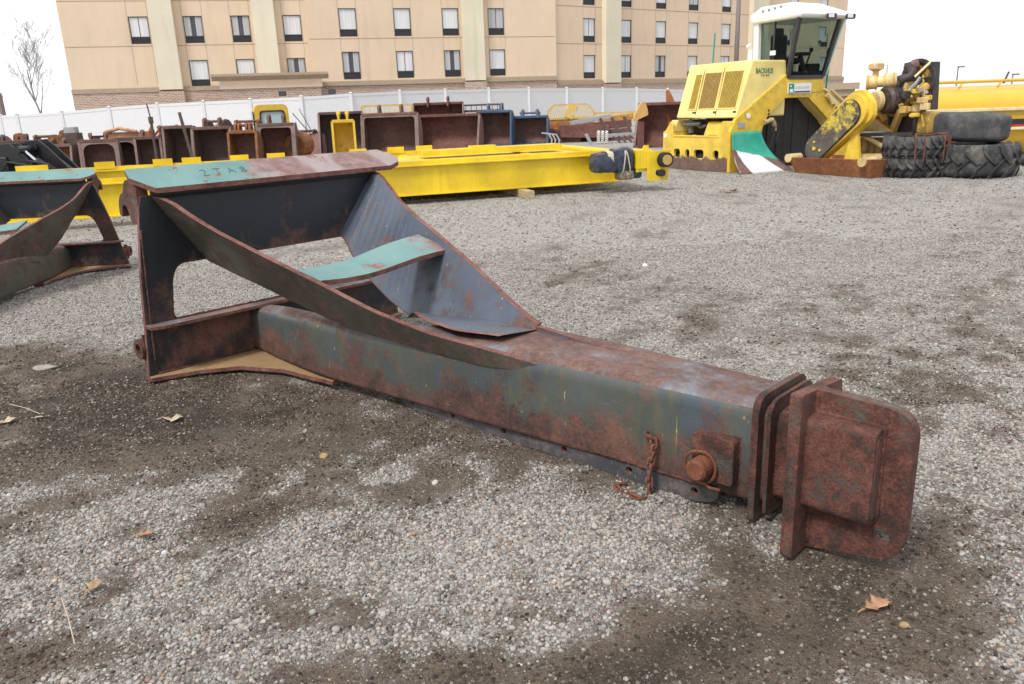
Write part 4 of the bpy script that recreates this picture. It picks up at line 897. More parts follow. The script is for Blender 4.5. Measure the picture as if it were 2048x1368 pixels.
bucket('blue toothed bucket, right one of the pair', 1020, 1094, 232, 32.5, 'blue', 'brown', teeth=5, lugs='pair', yaw=-.2, group=G1)
LB = bucket('rusty loader bucket left of the yellow compost turner', 1270, 1390, 207, 27.5, 'red', 'red', kind='loader', teeth=0, lugs=None, yaw=-.38, depth=1.25)

# black hydraulic grapple at the left
def A3(px, py, Y): return np.array(atY(px, py, Y))
STEELB = weather('black_painted_steel', (.017, .018, .021), rust=[(.3, (.02, .016, .015)), (.5, (.05, .035, .03)), (.7, (.08, .05, .04))], cover=.36, scale=3, rough=.38)
gp0 = A3(40, 340, 16.6); gp0[2] = 0
GRP = thing('hydraulic_grapple', 'black hydraulic grapple with two shiny piston rods behind the yellow girder', 'grapple', gp0)
def gl(px, py, dy=0.0): return tuple(A3(px, py, 16.6 + dy) - gp0)
for (q, dy) in (((2, 296), 0), ((60, 288), .5)):
    x0, y0 = q
    pts = [(x0 - 12, y0 - 6), (x0 + 14, y0 - 9), (x0 + 34, y0 + 6), (x0 + 90, y0 + 60), (x0 + 62, y0 + 66), (x0 + 14, y0 + 22), (x0 + 6, y0 + 60), (x0 - 16, y0 + 60)]
    P3 = [gl(px, py, dy) for px, py in pts]
    for off in (-.0, .34):
        MB().prism([(p[0], p[2]) for p in P3], lambda u, v, t: (u, dy + t, v), off, off + .05, (), 0).build('arm_plate', STEELB, GRP, bevel=.006)
for (a_, b_, c_, dy) in (((45, 299), (72, 322), (118, 352), .14), ((78, 293), (101, 312), (146, 346), .64)):
    a3, b3, c3 = gl(*a_, dy), gl(*b_, dy), gl(*c_, dy)
    MB().tube([a3, b3], .033, 12).build('piston_rod', CHROME, GRP); MB().tube([b3, tuple(Vector(b3).lerp(Vector(c3), .06)), c3], [.075, .085, .085], 14).build('cylinder', STEELB, GRP)
    MB().tube([tuple(Vector(a3) + Vector((0, -.2, 0))), tuple(Vector(a3) + Vector((0, .3, 0)))], .07, 12).build('pivot_pin', STEELB, GRP)
MB().box((0, .3, .22), (1.9, .9, .44)).box((-.45, .3, .62), (.5, .7, .5)).build('body', STEELB, GRP, bevel=.02)
for k, (x, yy) in enumerate(((.5, -.1), (.8, .1), (-.2, -.12))):
    MB().tube([(x - .9, yy, .5), (x - .6, yy - .1, .78), (x - .2, yy - .1, .7), (x + .1, yy, .4)], .022, 8).build('hose', BLK, GRP)

# thin upright pole, yellow cab, round drum, pink plate, racks
o = A3(311, 300, 25.2); o[2] = 0; z1 = A3(308, 206, 25.2)[2]
SP = thing('steel_pole', 'thin dark upright rod standing among the rusty buckets', 'pole', o)
MB().tube([(0, 0, 0), (0, 0, z1 * .80)], .045, 8).build('lower_tube', BR['dark'], SP); MB().tube([(0, 0, z1 * .78), (-.05, 0, z1)], .022, 8).build('upper_rod', BR['dark'], SP); MB().tube([(0, 0, z1 * .70), (0, 0, z1 * .80)], .075, 8).build('clamp', BR['dark'], SP)
o = A3(376, 300, 25.6); o[2] = 0; z1 = A3(371, 224, 25.6)[2]
SP2 = thing('steel_bar', 'flat dark bar leaning upright between two brown buckets', 'bar', o)
MB().beam((.14, 0, 0), (-.1, 0, z1), .035, .09).build('bar', BR['dark'], SP2)
ca3 = A3(543, 246, 31); ca3[2] = 0; ztop = A3(543, 209, 31)[2]; cw = 70 / 1593 * 31.5
CB = thing('machine_cab', 'yellow machine cab with pale windows behind the square bucket', 'machine cab', ca3, .35)
YCAB = plain('cab_yellow', (.66, .43, .05), .4); GLS = NT('cab_glass_pale').fin((.38, .50, .50), .08)
MB().prism(rounded([(-cw * .46, 0), (cw * .46, 0), (cw * .43, ztop), (-cw * .43, ztop)], [0, 0, .22, .22], 4), lambda u, v, t: (u, t, v), -.55, .75, [rounded([(-cw * .29, ztop * .45), (cw * .32, ztop * .45), (cw * .30, ztop * .86), (-cw * .27, ztop * .86)], .12, 3)]).build('cab_shell', YCAB, CB)
MB().prism(rounded([(-cw * .29, ztop * .45), (cw * .32, ztop * .45), (cw * .30, ztop * .86), (-cw * .27, ztop * .86)], .12, 3), lambda u, v, t: (u, t, v), -.53, -.50).build('front_window', GLS, CB)
MB().prism(rounded([(-.40, ztop * .4), (.60, ztop * .4), (.58, ztop * .88), (-.36, ztop * .88)], .1, 3), lambda u, v, t: (-cw * .47 + t, u, v), -.015, .01).build('side_window', GLASSW, CB)
MB().prism(rounded([(-cw * .33, ztop * .42), (cw * .36, ztop * .42), (cw * .335, ztop * .89), (-cw * .31, ztop * .89)], .13, 3), lambda u, v, t: (u, t, v), -.575, -.552, [rounded([(-cw * .29, ztop * .45), (cw * .32, ztop * .45), (cw * .30, ztop * .86), (-cw * .27, ztop * .86)], .12, 3)]).build('window_seal', BLK, CB)
o = A3(599, 290, 27); z0 = 0; zc = A3(599, 289, 27)[2]; DR = thing('rusty_drum', 'round rusty drum head between the square bucket and the tall dark bucket', 'drum', (o[0], o[1], 0))
MB().lathe([(.0, -.35), (.36, -.35), (.40, -.28), (.44, 0), (.40, .28), (.36, .35), (.0, .35)], (0, 0, .52), (.25, 1, .05), 14, close=False).build('drum_shell', BR['orange'], DR)
MB().lathe([(.0, -.42), (.16, -.42), (.16, -.35), (.0, -.35)], (0, 0, .52), (.25, 1, .05), 12).build('hub', BR['dark'], DR); MB().box((0, 0, .07), (.8, .6, .14)).build('cradle', BR['dark'], DR); MB().tube([(0, 0, .9), (-.05, 0, 1.25)], .02, 6).build('stub_rod', BR['dark'], DR)
o = A3(622, 290, 30); ht = A3(622, 268, 30)[2]; PK = thing('steel_plate', 'faded pinkish steel plate leaning beside the tall dark bucket', 'steel plate', (o[0], o[1], 0))
MB().prism(rounded([(-.55, 0), (.55, 0), (.5, ht), (-.1, ht), (-.5, ht * .75)], .06, 2), lambda u, v, t: (u, t + v * .2, v), 0, .05).build('plate', BR['pink'], PK); MB().tube([(0, .1, ht), (-.6, .2, ht + .75)], .02, 6).tube([(.1, .1, ht), (-.35, .2, ht + .9)], .015, 6).build('wire_rod', BR['dark'], PK)
def rack(name, label, px0, px1, y0, y1, Y, mat, nb, slant=.0, cham=.0, group=None):
    p0, p1 = A3(px0, y0, Y), A3(px1, y0, Y); zt_ = (p0[2] + p1[2]) / 2; zb_ = max(A3((px0 + px1) / 2, y1, Y)[2], .3)
    base = (p0 + p1) / 2; base[2] = 0; W_ = np.linalg.norm((p1 - p0)[:2]); T = thing(name, label, 'guard', base)
    for k in range(nb):
        x = -W_ / 2 + W_ * (k + .5) / nb; e = max(0, cham - min(x + W_ / 2, W_ / 2 - x))
        MB().beam((x + slant * (zb_ - zt_), 0, zb_), (x, .1, zt_ - e), .03, .05, (0, 1, 0)).build('bar', mat, T)
    MB().beam((-W_ / 2 + cham, .1, zt_), (W_ / 2 - cham, .1, zt_), .07, .07).build('top_rail', mat, T); MB().beam((-W_ / 2, 0, zb_), (W_ / 2, 0, zb_), .09, .09).build('bottom_rail', mat, T)
    for s_ in (-1, 1):
        MB().beam((s_ * W_ / 2, .05, 0), (s_ * W_ / 2, .08, zt_ - cham), .07, .07, (0, 1, 0)).build('side_post', mat, T)
        if cham: MB().beam((s_ * W_ / 2, .08, zt_ - cham), (s_ * (W_ / 2 - cham), .1, zt_), .07, .07, (0, 1, 0)).build('corner_bar', mat, T)
    return T, W_, zb_, zt_
YFAD = plain('faded_yellow', (.58, .40, .12), .6)
T_, W_, zb_, zt_ = rack('cab_guard', 'yellow slatted guard with cut corners above the orange scrap', 1095, 1188, 209, 236, 36, YFAD, 22, .25, .28)
MB().box((0, .14, zb_ - .25), (W_, .06, .5)).build('lower_plate', YFAD, T_); MB().beam((-.12, -.05, zb_), (.12, .05, zt_), .35, .06, (0, 1, 0)).build('centre_plate', YFAD, T_)
rack('grille_panel', 'long low yellow grille panel beside the slatted guard', 1189, 1276, 225, 238, 37, YFAD, 26)
rack('roll_rack', 'yellow tubular rack standing behind the large open brown bucket', 722, 822, 211, 227, 31, YFAD, 10)
fc, W_, zb_, zt_ = rack('fork_carriage', 'dark fork carriage with short teeth behind the blue buckets', 905, 1000, 210, 222, 34.5, BR['dark'], 9)
# scrap heap
so = A3(1180, 287, 32.5); so[2] = 0
def scrap(name, label, cat, p, q, wd_, ht_, mat, Y, extra=None):
    a_, b_ = A3(*p, Y), A3(*q, Y); base = (a_ + b_) / 2; base[2] = 0; T = thing(name, label, cat, base)
    MB().beam(a_ - base, b_ - base, wd_, ht_).build('member', mat, T, bevel=.01); return T, a_ - base, b_ - base
GREY = plain('weathered_grey_steel', (.33, .33, .34), .5)
scrap('steel_beam', 'long pale grey beam lying on top of scrap heap', 'beam', (1140, 247), (1222, 232), .22, .18, GREY, 33.5)
o = A3(1150, 262, 33.5); o[2] = 0
CH = thing('scrap_chassis', 'heavy brown scrap chassis lying under the grey beam', 'scrap', o)
zz = A3(1150, 258, 33.5)[2]
for p, q, w_, h_ in (((1098, 268), (1160, 282), .5, .5), ((1120, 262), (1215, 262), .9, .5), ((1150, 256), (1262, 246), .35, .3), ((1175, 275), (1262, 268), .3, .5)):
    MB().beam(A3(*p, 33.5) - o, A3(*q, 33.5) - o, w_, h_).build('member', BR['red'], CH, bevel=.02)
MB().box((0, .6, zz * .4), (3.6, 1.1, zz * .8)).build('frame_block', BR['dark'], CH, bevel=.05)
ORG = plain('orange_scrap_paint', (.42, .14, .035), .7, var=.4, scale=6)
T_, a_, b_ = scrap('excavator_boom', 'orange rusty curved arm under the yellow guard', 'scrap', (1094, 253), (1172, 250), .35, .32, ORG, 34)
for k in range(6): MB().tube([tuple(Vector(a_).lerp(Vector(b_), k / 5) + Vector((0, -.2, -.1))), tuple(Vector(a_).lerp(Vector(b_), min(1, k / 5 + .1)) + Vector((.1, -.3, -.35)))], .07, 8).build('bracket', ORG, T_)
T_, a_, b_ = scrap('scrap_boom', 'orange yellow bent boom lying along back of the scrap heap', 'scrap', (1196, 241), (1266, 232), .3, .25, plain('orange_yellow', (.48, .24, .05), .6, var=.3), 35.5)
T_, a_, b_ = scrap('pallet_fork', 'brown fork frame with slanting tines and a bright cross bar', 'fork frame', (1210, 272), (1268, 268), .12, .14, GREY, 31.5)
for k in range(5):
    p = Vector(a_).lerp(Vector(b_), .25 + k * .19); MB().beam(p, p + Vector((.45, -.35, -.42)), .09, .05).build('tine', BR['dark'], T_)
for xx in (.1, .5, .92):
    p = Vector(a_).lerp(Vector(b_), xx); MB().beam(p, p + Vector((-.25, .3, .65)), .1, .08).build('upright', BR['dark'], T_)
T_, a_, b_ = scrap('grey_tube', 'short pale tube standing aslant at left of the white springs', 'tube', (1172, 268), (1182, 288), .12, .12, GREY, 31)
for i, px in enumerate((1197, 1205, 1213)):
    p = A3(px, 286, 31); p[2] = 0; zt_ = A3(px, 262, 31)[2]
    T_ = thing('white_spring', 'white coil spring leg standing at the %s of three by the fork frame' % ('left', 'middle', 'right')[i], 'spring', p, group='white springs on scrap heap')
    MB().tube([(.05 * math.cos(k * 1.0), .05 * math.sin(k * 1.0), zt_ * k / 40) for k in range(41)], .022, 6).build('coil', plain('white_steel', (.72, .72, .70), .5), T_)
for i, px in enumerate((1101, 1108, 1116)):
    p = A3(px, 288, 30); p[2] = 0; zt_ = A3(px, 266 + i, 30)[2]
    T_ = thing('rake_tine', 'curved grey rake tine, %s of three right of the blue buckets' % ('first', 'second', 'third')[i], 'rake tine', p, group='rake tines right of blue buckets')
    MB().tube([(-.3, .2, zt_), (-.05, .1, zt_ * .95), (.06, 0, zt_ * .5), (.0, -.1, .05), (-.12, -.15, .02)], .03, 6).build('tine', GREY, T_)
# yellow bracket and orange arm beside the loader bucket
p = A3(1283, 235, 27); p[2] = 0; z0, z1 = A3(1283, 243, 27)[2], A3(1290, 202, 27)[2]
T_ = thing('bucket_bracket', 'pale orange bracket standing at left end of the rusty loader bucket', 'bracket', p, .3)
MB().prism(rounded([(-.30, z0), (.25, z0 + .2), (.22, z0 + .38), (.12, z1), (-.02, z1 - .05), (-.22, z0 + .25)], .05, 2), lambda u, v, t: (u, t, v), 0, .08).build('bracket_plate', plain('pale_orange_paint', (.62, .36, .12), .5), T_); MB().box((0, .04, z0 / 2), (.2, .08, z0)).build('stand', BR['red'], T_)
p = A3(1345, 215, 28.6); p[2] = 0; z0, z1 = A3(1345, 210, 28.6)[2], A3(1330, 180, 28.6)[2]
T_ = thing('rusty_lever', 'tall orange rusty lever arm rising behind the loader bucket', 'lever', p)
MB().prism(rounded([(.25, 0), (.45, 0), (.42, z0 * .95), (.1, z0 * 1.05), (-.12, z1), (-.22, z1), (-.2, z0), (-.15, 0)], .05, 2), lambda u, v, t: (u, t, v), 0, .12).build('arm_plate', ORG, T_)
for i, (px, Y) in enumerate(((43, 28), (112, 27.5), (12, 29), (135, 29))):
    p = A3(px, 300, Y); p[2] = 0; zt_ = A3(px, (265, 268, 271, 258)[i], Y)[2]
    T_ = thing('hinge_block', ('yellow stained hinge block rising behind the grapple, left one', 'yellow stained hinge block rising behind the grapple, right one', 'small rusty hinge block at far left behind the grapple', 'dark orange hinge block beside the brown bucket with bright pin')[i], 'hinge block', p)
    MB().prism(rounded([(-.25, 0), (.3, 0), (.26, zt_ * .8), (.05, zt_), (-.18, zt_ * .96), (-.24, zt_ * .7)], .08, 3), lambda u, v, t: (u, t, v), 0, .15, [circ((0, zt_ * .85), .05, 8)]).build('block', BR['orange' if i != 2 else 'red'], T_)
    MB().prism([(.1, 0), (.62, 0), (.5, zt_ * .62), (.2, zt_ * .8)], lambda u, v, t: (u, t, v), .06, .12).build('gusset', BR['yellow' if i < 2 else 'red'], T_)
p = A3(143, 264, 27.6); zt_ = A3(143, 254, 27.6)[2]; zb_ = A3(143, 266, 27.6)[2]; p[2] = 0
T_ = thing('control_box', 'small grey box on a dark stand behind the orange sided bucket', 'box', p); MB().box((0, 0, (zt_ + zb_) / 2), (.36, .3, zt_ - zb_)).build('box', GREY, T_, bevel=.01); MB().box((0, 0, zb_ / 2), (.5, .4, zb_)).build('stand', BR['dark'], T_)
p = A3(290, 268, 26.4); p[2] = 0; zt_ = A3(290, 254, 26.4)[2]; zb_ = A3(290, 275, 26.4)[2]
T_ = thing('orange_lever', 'bright orange red lever on the dark bucket by the upright pole', 'lever', (p[0], p[1] + .35, zb_)); MB().tube([(0, 0, -.1), (.02, 0, .2), (.1, 0, zt_ - zb_)], .05, 8).tube([(.1, 0, 0), (.3, 0, .2)], .04, 8).build('lever_bar', plain('orange_red_paint', (.5, .08, .03), .5), T_)
p = A3(245, 264, 27.5); p[2] = 0; zt_ = A3(245, 264, 27.5)[2]
T_ = thing('scrap_chassis', 'faded orange frame lying behind the round cornered bucket', 'frame', p, -.2); MB().box((0, .2, zt_ - .12), (1.5, .5, .24)).tube([(-.6, -.1, zt_), (0, -.15, zt_ + .12), (.6, -.1, zt_)], .06, 8).build('frame_beam', plain('faded_orange', (.46, .24, .13), .7, var=.3), T_, bevel=.02); MB().box((0, .2, zt_ / 2 - .15), (1.2, .3, zt_ - .3)).build('base', BR['dark'], T_)

# rusty quick couplers and odd pieces showing above the buckets
for i, (px, yt, Y, mt, lab) in enumerate(((96, 268, 29, 'red', 'rusty coupler frame showing above bucket with an orange right side'), (206, 268, 29.5, 'orange', 'orange rusty coupler behind the bright pinned bucket'), (335, 249, 28.5, 'brown', 'small coupler above the smooth lipped brown bucket'), (430, 238, 28.6, 'dark', 'dark coupler above the wide bucket with chipped paint'), (494, 238, 29, 'red', 'rusty coupler left of the yellow machine cab'), (608, 258, 30.5, 'dark', 'dark coupler behind the round rusty drum'), (860, 216, 36, 'dark', 'dark coupler above the tall lugged red brown bucket'), (1060, 222, 36, 'blue', 'blue coupler behind the right blue bucket'))):
    p = A3(px, yt, Y); zt_ = p[2]; p[2] = 0; rg = random.Random(i + 40); T_ = thing('quick_coupler', lab, 'coupler', p, rg.uniform(-.5, .5))
    w_ = rg.uniform(.28, .5)
    for sx in (-1, 1):
        MB().prism(rounded([(-.35, zt_ - .75), (.35, zt_ - .75), (.38, zt_ - .3), (.2, zt_ - .05), (.0, zt_), (-.12, zt_ - .12), (-.02, zt_ - .25), (-.3, zt_ - .35)], .05, 2), lambda u, v, t: (t, u, v), sx * w_ - .03, sx * w_ + .03, [circ((.2, zt_ - .4), .05, 8)]).build('side_plate', BR[mt], T_)
    MB().tube([(-w_ - .08, .02, zt_ - .08), (w_ + .08, .02, zt_ - .08)], .045, 8).build('coupler_pin', BR[mt], T_); MB().box((0, .1, zt_ - .55), (w_ * 2, .5, .3)).build('cross_box', BR[mt], T_); MB().box((0, .1, (zt_ - .75) / 2), (w_ * 1.6, .5, zt_ - .75)).build('stand', BR['dark'], T_)
    MB().tube([(w_ * .5, -.1, zt_ - .5), (w_ * .7, -.3, zt_ - .2), (w_ * 1.2, -.25, zt_ - .15), (w_ * 1.5, -.1, zt_ - .6)], .022, 6).build('hose', BLK, T_)
# ================================================================== COMPOST TURNER
Ob = gz(1325, 335); _d = gz(1475, 347) - Ob; _d[2] = 0; BD = _d / np.linalg.norm(_d); BW = np.array([-BD[1], BD[0], 0])
TURN = thing('compost_turner', 'big pale yellow compost turner with a white roofed glass cab over an open tunnel', 'compost turner', Ob, math.atan2(BW[1], BW[0]))
def bp(p): q = np.asarray(p) - Ob; return Vector((q @ BW, -(q @ BD), q[2]))
LEM = weather('lemon_yellow_paint', (.82, .66, .23), rust=[(.3, (.30, .20, .05)), (.5, (.50, .36, .09)), (.7, (.62, .46, .12))], cover=.26, scale=1.6, rough=.36, speck=False, bump=.02)
LEMR = weather('chipped_yellow_paint', (.76, .53, .07), rust=[(.3, (.09, .05, .04)), (.5, (.15, .085, .065)), (.7, (.21, .13, .10))], cover=.27, scale=3.2, rough=.42, speck=False, bump=.15, grad=(2, .40, .12, .52))
YEL2 = plain('deep_yellow_paint', (.72, .48, .045), .4)
SLAT = plain('ochre_slat', (.48, .33, .05), .5); GDARK = plain('grille_shadow_brown', (.085, .055, .02), .8); SLATB = plain('brown_slat', (.40, .25, .06), .5)
WHT = plain('white_plastic', (.80, .81, .82), .35, var=.03); GREEN = plain('machine_green', (.0, .28, .19), .45); TXT = plain('green_lettering', (.02, .20, .11), .5)
GLASS = NT('tinted_cab_glass'); GLASS.b.inputs['Transmission Weight'].default_value = 1.0; GLASS.b.inputs['IOR'].default_value = 1.08; GLASS.fin((.50, .58, .55), .02)
GLASS = GLASS.m
f3 = lambda c, z, t: (c, -t, z)
# left track unit
side = [(0, 0), (2.20, 0), (2.22, .80), (2.26, 1.04), (1.98, 1.04), (1.90, .92), (1.90, .74), (.36, .74), (.36, .96), (.26, 1.04), (.10, .84), (.0, .80)]
hol = [rounded([(a, .26), (b, .26), (b, .44), (a, .44)], .07, 3) for a, b in ((.40, .62), (.80, .95), (1.10, 1.42), (1.72, 1.90))]
MB().prism(rounded(side, .02, 1), lambda s_, z, t: (t, -s_, z), .0, .06, hol).build('track_guard', LEMR, TURN, bevel=.006)
MB().box((.45, -1.1, .20), (.72, 2.0, .36)).build('track', BLK, TURN, bevel=.08)
MB().box((.42, -1.14, .70), (.84, 1.52, .05)).build('step_ledge', YEL2, TURN, bevel=.01)
for s_ in (.55, .98, 1.4, 1.8): MB().tube([(.10, -s_, .725), (.10, -s_, .745)], .05, 8).build('bolt_head', LEM, TURN)
MB().hexa([(.10, -1.28, .74), (.75, -1.28, .74), (.75, -1.94, .74), (.10, -1.94, .74)], [(.22, -1.28, 1.02), (.75, -1.28, 1.02), (.75, -1.94, 1.02), (.22, -1.94, 1.02)]).build('tool_box', YEL2, TURN, bevel=.02)
MB().hexa([(.02, -.02, .80), (.88, -.02, .80), (.88, -.36, .80), (.02, -.36, .80)], [(.14, -.14, 1.06), (.88, -.14, 1.06), (.88, -.36, 1.06), (.14, -.36, 1.06)]).build('rear_leg', LEM, TURN, bevel=.015)
MB().box((.47, -.19, .4), (.80, .34, .79)).build('rear_leg_base', LEMR, TURN, bevel=.015)
MB().box((.62, -1.15, .90), (.30, 1.5, .32)).build('gap_block', BLK, TURN); MB().tube([(.28, -.66, .78), (.28, -.66, 1.05)], .07, 10).tube([(.20, -.5, .95), (.2, -1.05, .98)], .04, 8).tube([(.2, -.7, 1.06), (.25, -1.0, .9), (.25, -1.2, .95)], .03, 8).build('hydraulic_pump', plain('pump_grey', (.10, .11, .11), .5), TURN)  # plain black block filling the gap under the hood, then pump parts
# hood
hoodF = [(.09, 1.10), (.50, 2.23), (1.43, 2.22), (1.47, 1.99), (1.47, 1.10)]
hb = [Vector((c, -.34 + (.06 if z > 2 else 0), z)) for c, z in hoodF]; hf = [Vector((c, -2.25, z)) for c, z in hoodF]
hm = MB(); n = len(hoodF); hm.v = [tuple(p) for p in hb + hf]; hm.f = [list(range(n)), [n + i for i in range(n)][::-1]] + [[i, (i + 1) % n, n + (i + 1) % n, n + i] for i in range(n)]; hm.m = [0] * len(hm.f)
hm.build('hood', LEM, TURN, bevel=.035, seg=3)
pn = np.cross(np.array([0, 0, 1.0]) * 1.13 + BW * .41, BD); pn /= np.linalg.norm(pn); pO = Ob + BW * .09 + np.array([0, 0, 1.10])
cz = lambda x, y: (1320 + x / 5.26, 100 + y / 5.26)
nl = bp(Ob + pn) ; nl = nl if nl.x < 0 else -nl
def hp_(x, y, o=0.0): return bp(onplane(*cz(x, y), pO, pn)) + nl * o
for gi_, (q, ns, ms) in enumerate((([(388, 262), (460, 258), (375, 628), (300, 628)], 6, SLAT), ([(487, 245), (668, 235), (580, 620), (402, 625)], 13, SLATB), ([(695, 228), (900, 212), (803, 612), (607, 618)], 13, SLAT))):
    tl, tr_, br_, bl_ = [hp_(x, y, .004) for x, y in q]
    gb_ = MB().hexa([tl - nl * .02, tr_ - nl * .02, br_ - nl * .02, bl_ - nl * .02], [tl, tr_, br_, bl_]).build('grille', GDARK, TURN)
    for k in range(ns):
        u = (k + .5) / ns; a_ = tl.lerp(tr_, u) + nl * .008; b_ = bl_.lerp(br_, u) + nl * .008; w_ = (tr_ - tl).length / ns * .46
        MB().beam(a_, b_, w_, .016, nl).build('slat', ms, gb_)
    fr = MB()
    for a_, b_ in ((tl, tr_), (tr_, br_), (br_, bl_), (bl_, tl)): fr.beam(a_ + nl * .006, b_ + nl * .006, .022, .018, nl)
    fr.build('grille_frame', LEM, gb_)
# portal frame
portb = [(.88, .0), (.90, .78), (.97, 1.12), (1.43, 1.455), (2.09, 1.457), (2.75, .97), (2.92, .78), (2.98, .0), (3.72, .0), (3.72, .83), (3.55, 1.12), (2.56, 1.56), (2.50, 1.815), (1.475, 1.86), (.92, 1.5), (.86, 1.085), (.84, .3)]
port = [(-.03, .0), (.72, .0), (.78, .78), (.97, 1.12), (1.43, 1.455), (2.09, 1.457), (2.75, .97), (2.92, .78), (2.98, .0), (3.72, .0), (3.72, .83), (3.55, 1.12), (2.56, 1.56), (2.50, 1.815), (1.475, 1.86), (1.475, 1.97), (.09, 1.085), (-.05, .83)]
MB().prism(portb, f3, .45, 2.20).build('portal_body', LEM, TURN)
MB().prism([(c + .001, z) for c, z in port], f3, 2.203, 2.285).build('portal_frame', YEL2, TURN, bevel=.012)
MB().box((1.98, -1.55, 1.70), (1.04, 1.5, .30)).build('cab_plinth', YEL2, TURN, bevel=.02)
MB().box((1.99, -2.27, 1.84), (1.0, .06, .06)).build('cab_sill', YEL2, TURN)
for k in range(9): MB().box((.92 + k * .245, -1.95 + .012 * math.sin(k * 2.3), .80), (.27, .02, 1.36)).build('tunnel_shade_strip', BLK, TURN)  # added black strips standing for the shade inside the tunnel
MB().tube([(.8, -1.2, .52), (2.95, -1.2, .52)], .28, 18).build('rotor_drum', BLK, TURN)
for k in range(16):
    a_ = k * 2.1; c_ = .95 + k * .12; MB().beam((c_, -1.2 + .26 * math.cos(a_), .52 + .26 * math.sin(a_)), (c_, -1.2 + .48 * math.cos(a_), .52 + .48 * math.sin(a_)), .09, .03).build('rotor_paddle', BLK, TURN)
MB().tube([(.85, -2.31, .98), (1.05, -2.33, 1.03), (1.12, -2.32, .92)], .05, 8).tube([(1.0, -2.30, 1.06), (1.16, -2.31, .98), (1.18, -2.31, .80)], .025, 6).build('hydraulic_fitting', plain('brass_fitting', (.40, .30, .16), .5), TURN)
for (c, z) in ((.98, 1.22), (.98, 1.15)): MB().tube([(c, -2.28, z), (c, -2.295, z)], .022, 10).build('port_hole', BLK, TURN)
MB().tube([(.42, -2.28, 1.13), (.42, -2.30, 1.13)], .055, 14).build('round_reflector', WHT, TURN); MB().box((.24, -2.292, .95), (.20, .012, .11)).build('data_plate', GREY, TURN); MB().tube([(.0, -.10, .72), (-.012, -.10, .72)], .05, 12).build('round_reflector', WHT, TURN)
for k in range(7): MB().tube([(.16 + k * .17, -2.286, 1.065 + k * .108), (.16 + k * .17, -2.298, 1.065 + k * .108)], .014, 8).build('frame_bolt', GREY, TURN)
for c, z in ((1.62, 1.50), (1.98, 1.50), (2.34, 1.50), (1.55, 1.80), (2.42, 1.79), (.15, .60), (.15, .35), (.60, .60)): MB().tube([(c, -2.286, z), (c, -2.297, z)], .016, 8).build('frame_bolt', GREY, TURN)
MB().tube([(1.15, -2.31, 1.0), (1.25, -2.33, .8), (1.22, -2.3, .55), (1.3, -2.2, .3)], .022, 8).tube([(1.05, -2.31, .9), (1.1, -2.34, .7), (1.06, -2.3, .45)], .018, 8).build('hydraulic_hose', BLK, TURN)
# hood seams, latches and hinges
for (x0, y0, x1, y1) in ((478, 205, 372, 690), (684, 190, 584, 690)):
    a_, b_ = hp_(x0, y0, .003), hp_(x1, y1, .003); MB().beam(a_, b_, .012, .004, nl).build('panel_seam', GDARK, TURN)
for (x0, y0) in ((345, 660), (560, 655), (770, 650)):
    a_ = hp_(x0, y0, .006); MB().beam(a_, a_ + (hp_(x0 + 30, y0, .006) - a_), .035, .018, nl).build('hood_latch', DARKM, TURN)
# information board under the cab
MB().box((1.80, -2.305, 1.645), (.66, .02, .205)).build('sign_board', WHT, TURN); MB().box((1.55, -2.319, 1.645), (.15, .006, .19)).build('sign_panel', GREEN, TURN)
MB().box((1.55, -2.324, 1.60), (.09, .004, .07)).box((1.53, -2.324, 1.69), (.04, .004, .03)).build('sign_emblem', WHT, TURN)
MB().box((1.87, -2.318, 1.575), (.45, .005, .03)).build('sign_text_line', DARKM, TURN); MB().box((1.86, -2.318, 1.67), (.42, .005, .045)).build('sign_text_line', plain('pale_sign_text', (.62, .70, .68), .5), TURN)
def lettering(txt, size, c0, c1, z, s_, name, mat, bold=.0):
    cu = bpy.data.curves.new('t', 'FONT'); cu.body = txt; cu.size = size; cu.extrude = .003; cu.offset = bold; cu.align_x = 'LEFT'
    o = bpy.data.objects.new('t', cu); COL.objects.link(o); dg = bpy.context.evaluated_depsgraph_get(); dg.update()
    m_ = bpy.data.meshes.new_from_object(o.evaluated_get(dg)); bpy.data.objects.remove(o); m_.materials.clear(); m_.materials.append(mat)
    wx = max(v.co.x for v in m_.vertices) - min(v.co.x for v in m_.vertices); x0 = min(v.co.x for v in m_.vertices)
    for v in m_.vertices: v.co = Vector((c0 + (v.co.x - x0) * (c1 - c0) / wx, -s_ - v.co.z, z + v.co.y))
    o = bpy.data.objects.new(name, m_); COL.objects.link(o); o.parent = TURN; return o
lettering('BACKHUS', .15, .60, 1.07, 1.965, 2.255, 'brand_lettering', TXT, .0)
lettering('16.43', .06, .75, .96, 1.905, 2.255, 'model_lettering', TXT)
# plough blade at the front left
t = NT('worn_green_blade'); x = t.sep(); nn = t.noise(5, 6, .7); e = t.math('ADD', x[2], t.math('MULTIPLY', t.math('SUBTRACT', nn, .5), .12))
hw_ = t.math('ADD', x[0], t.math('MULTIPLY', x[2], .95))
bare = t.ramp(t.math('ADD', t.math('ADD', x[0], t.math('MULTIPLY', x[2], .35)), t.math('MULTIPLY', t.math('SUBTRACT', nn, .5), .10)), .17, .20)
c1 = t.mix(bare, t.colramp(nn, [(.3, (.10, .05, .042)), (.7, (.20, .10, .085))]), (.72, .75, .76))  # white sweep: bare metal with its light reflection put into the colour
rr_ = t.ramp(t.math('ADD', t.math('SUBTRACT', x[0], t.math('MULTIPLY', x[2], -1.15)), t.math('MULTIPLY', nn, .05)), 1.02, 1.06)
c2 = t.mix(rr_, c1, t.colramp(nn, [(.3, (.10, .05, .042)), (.7, (.20, .10, .085))]))
gcut = t.ramp(t.math('ADD', e, t.math('MULTIPLY', x[0], .22)), .45, .47)
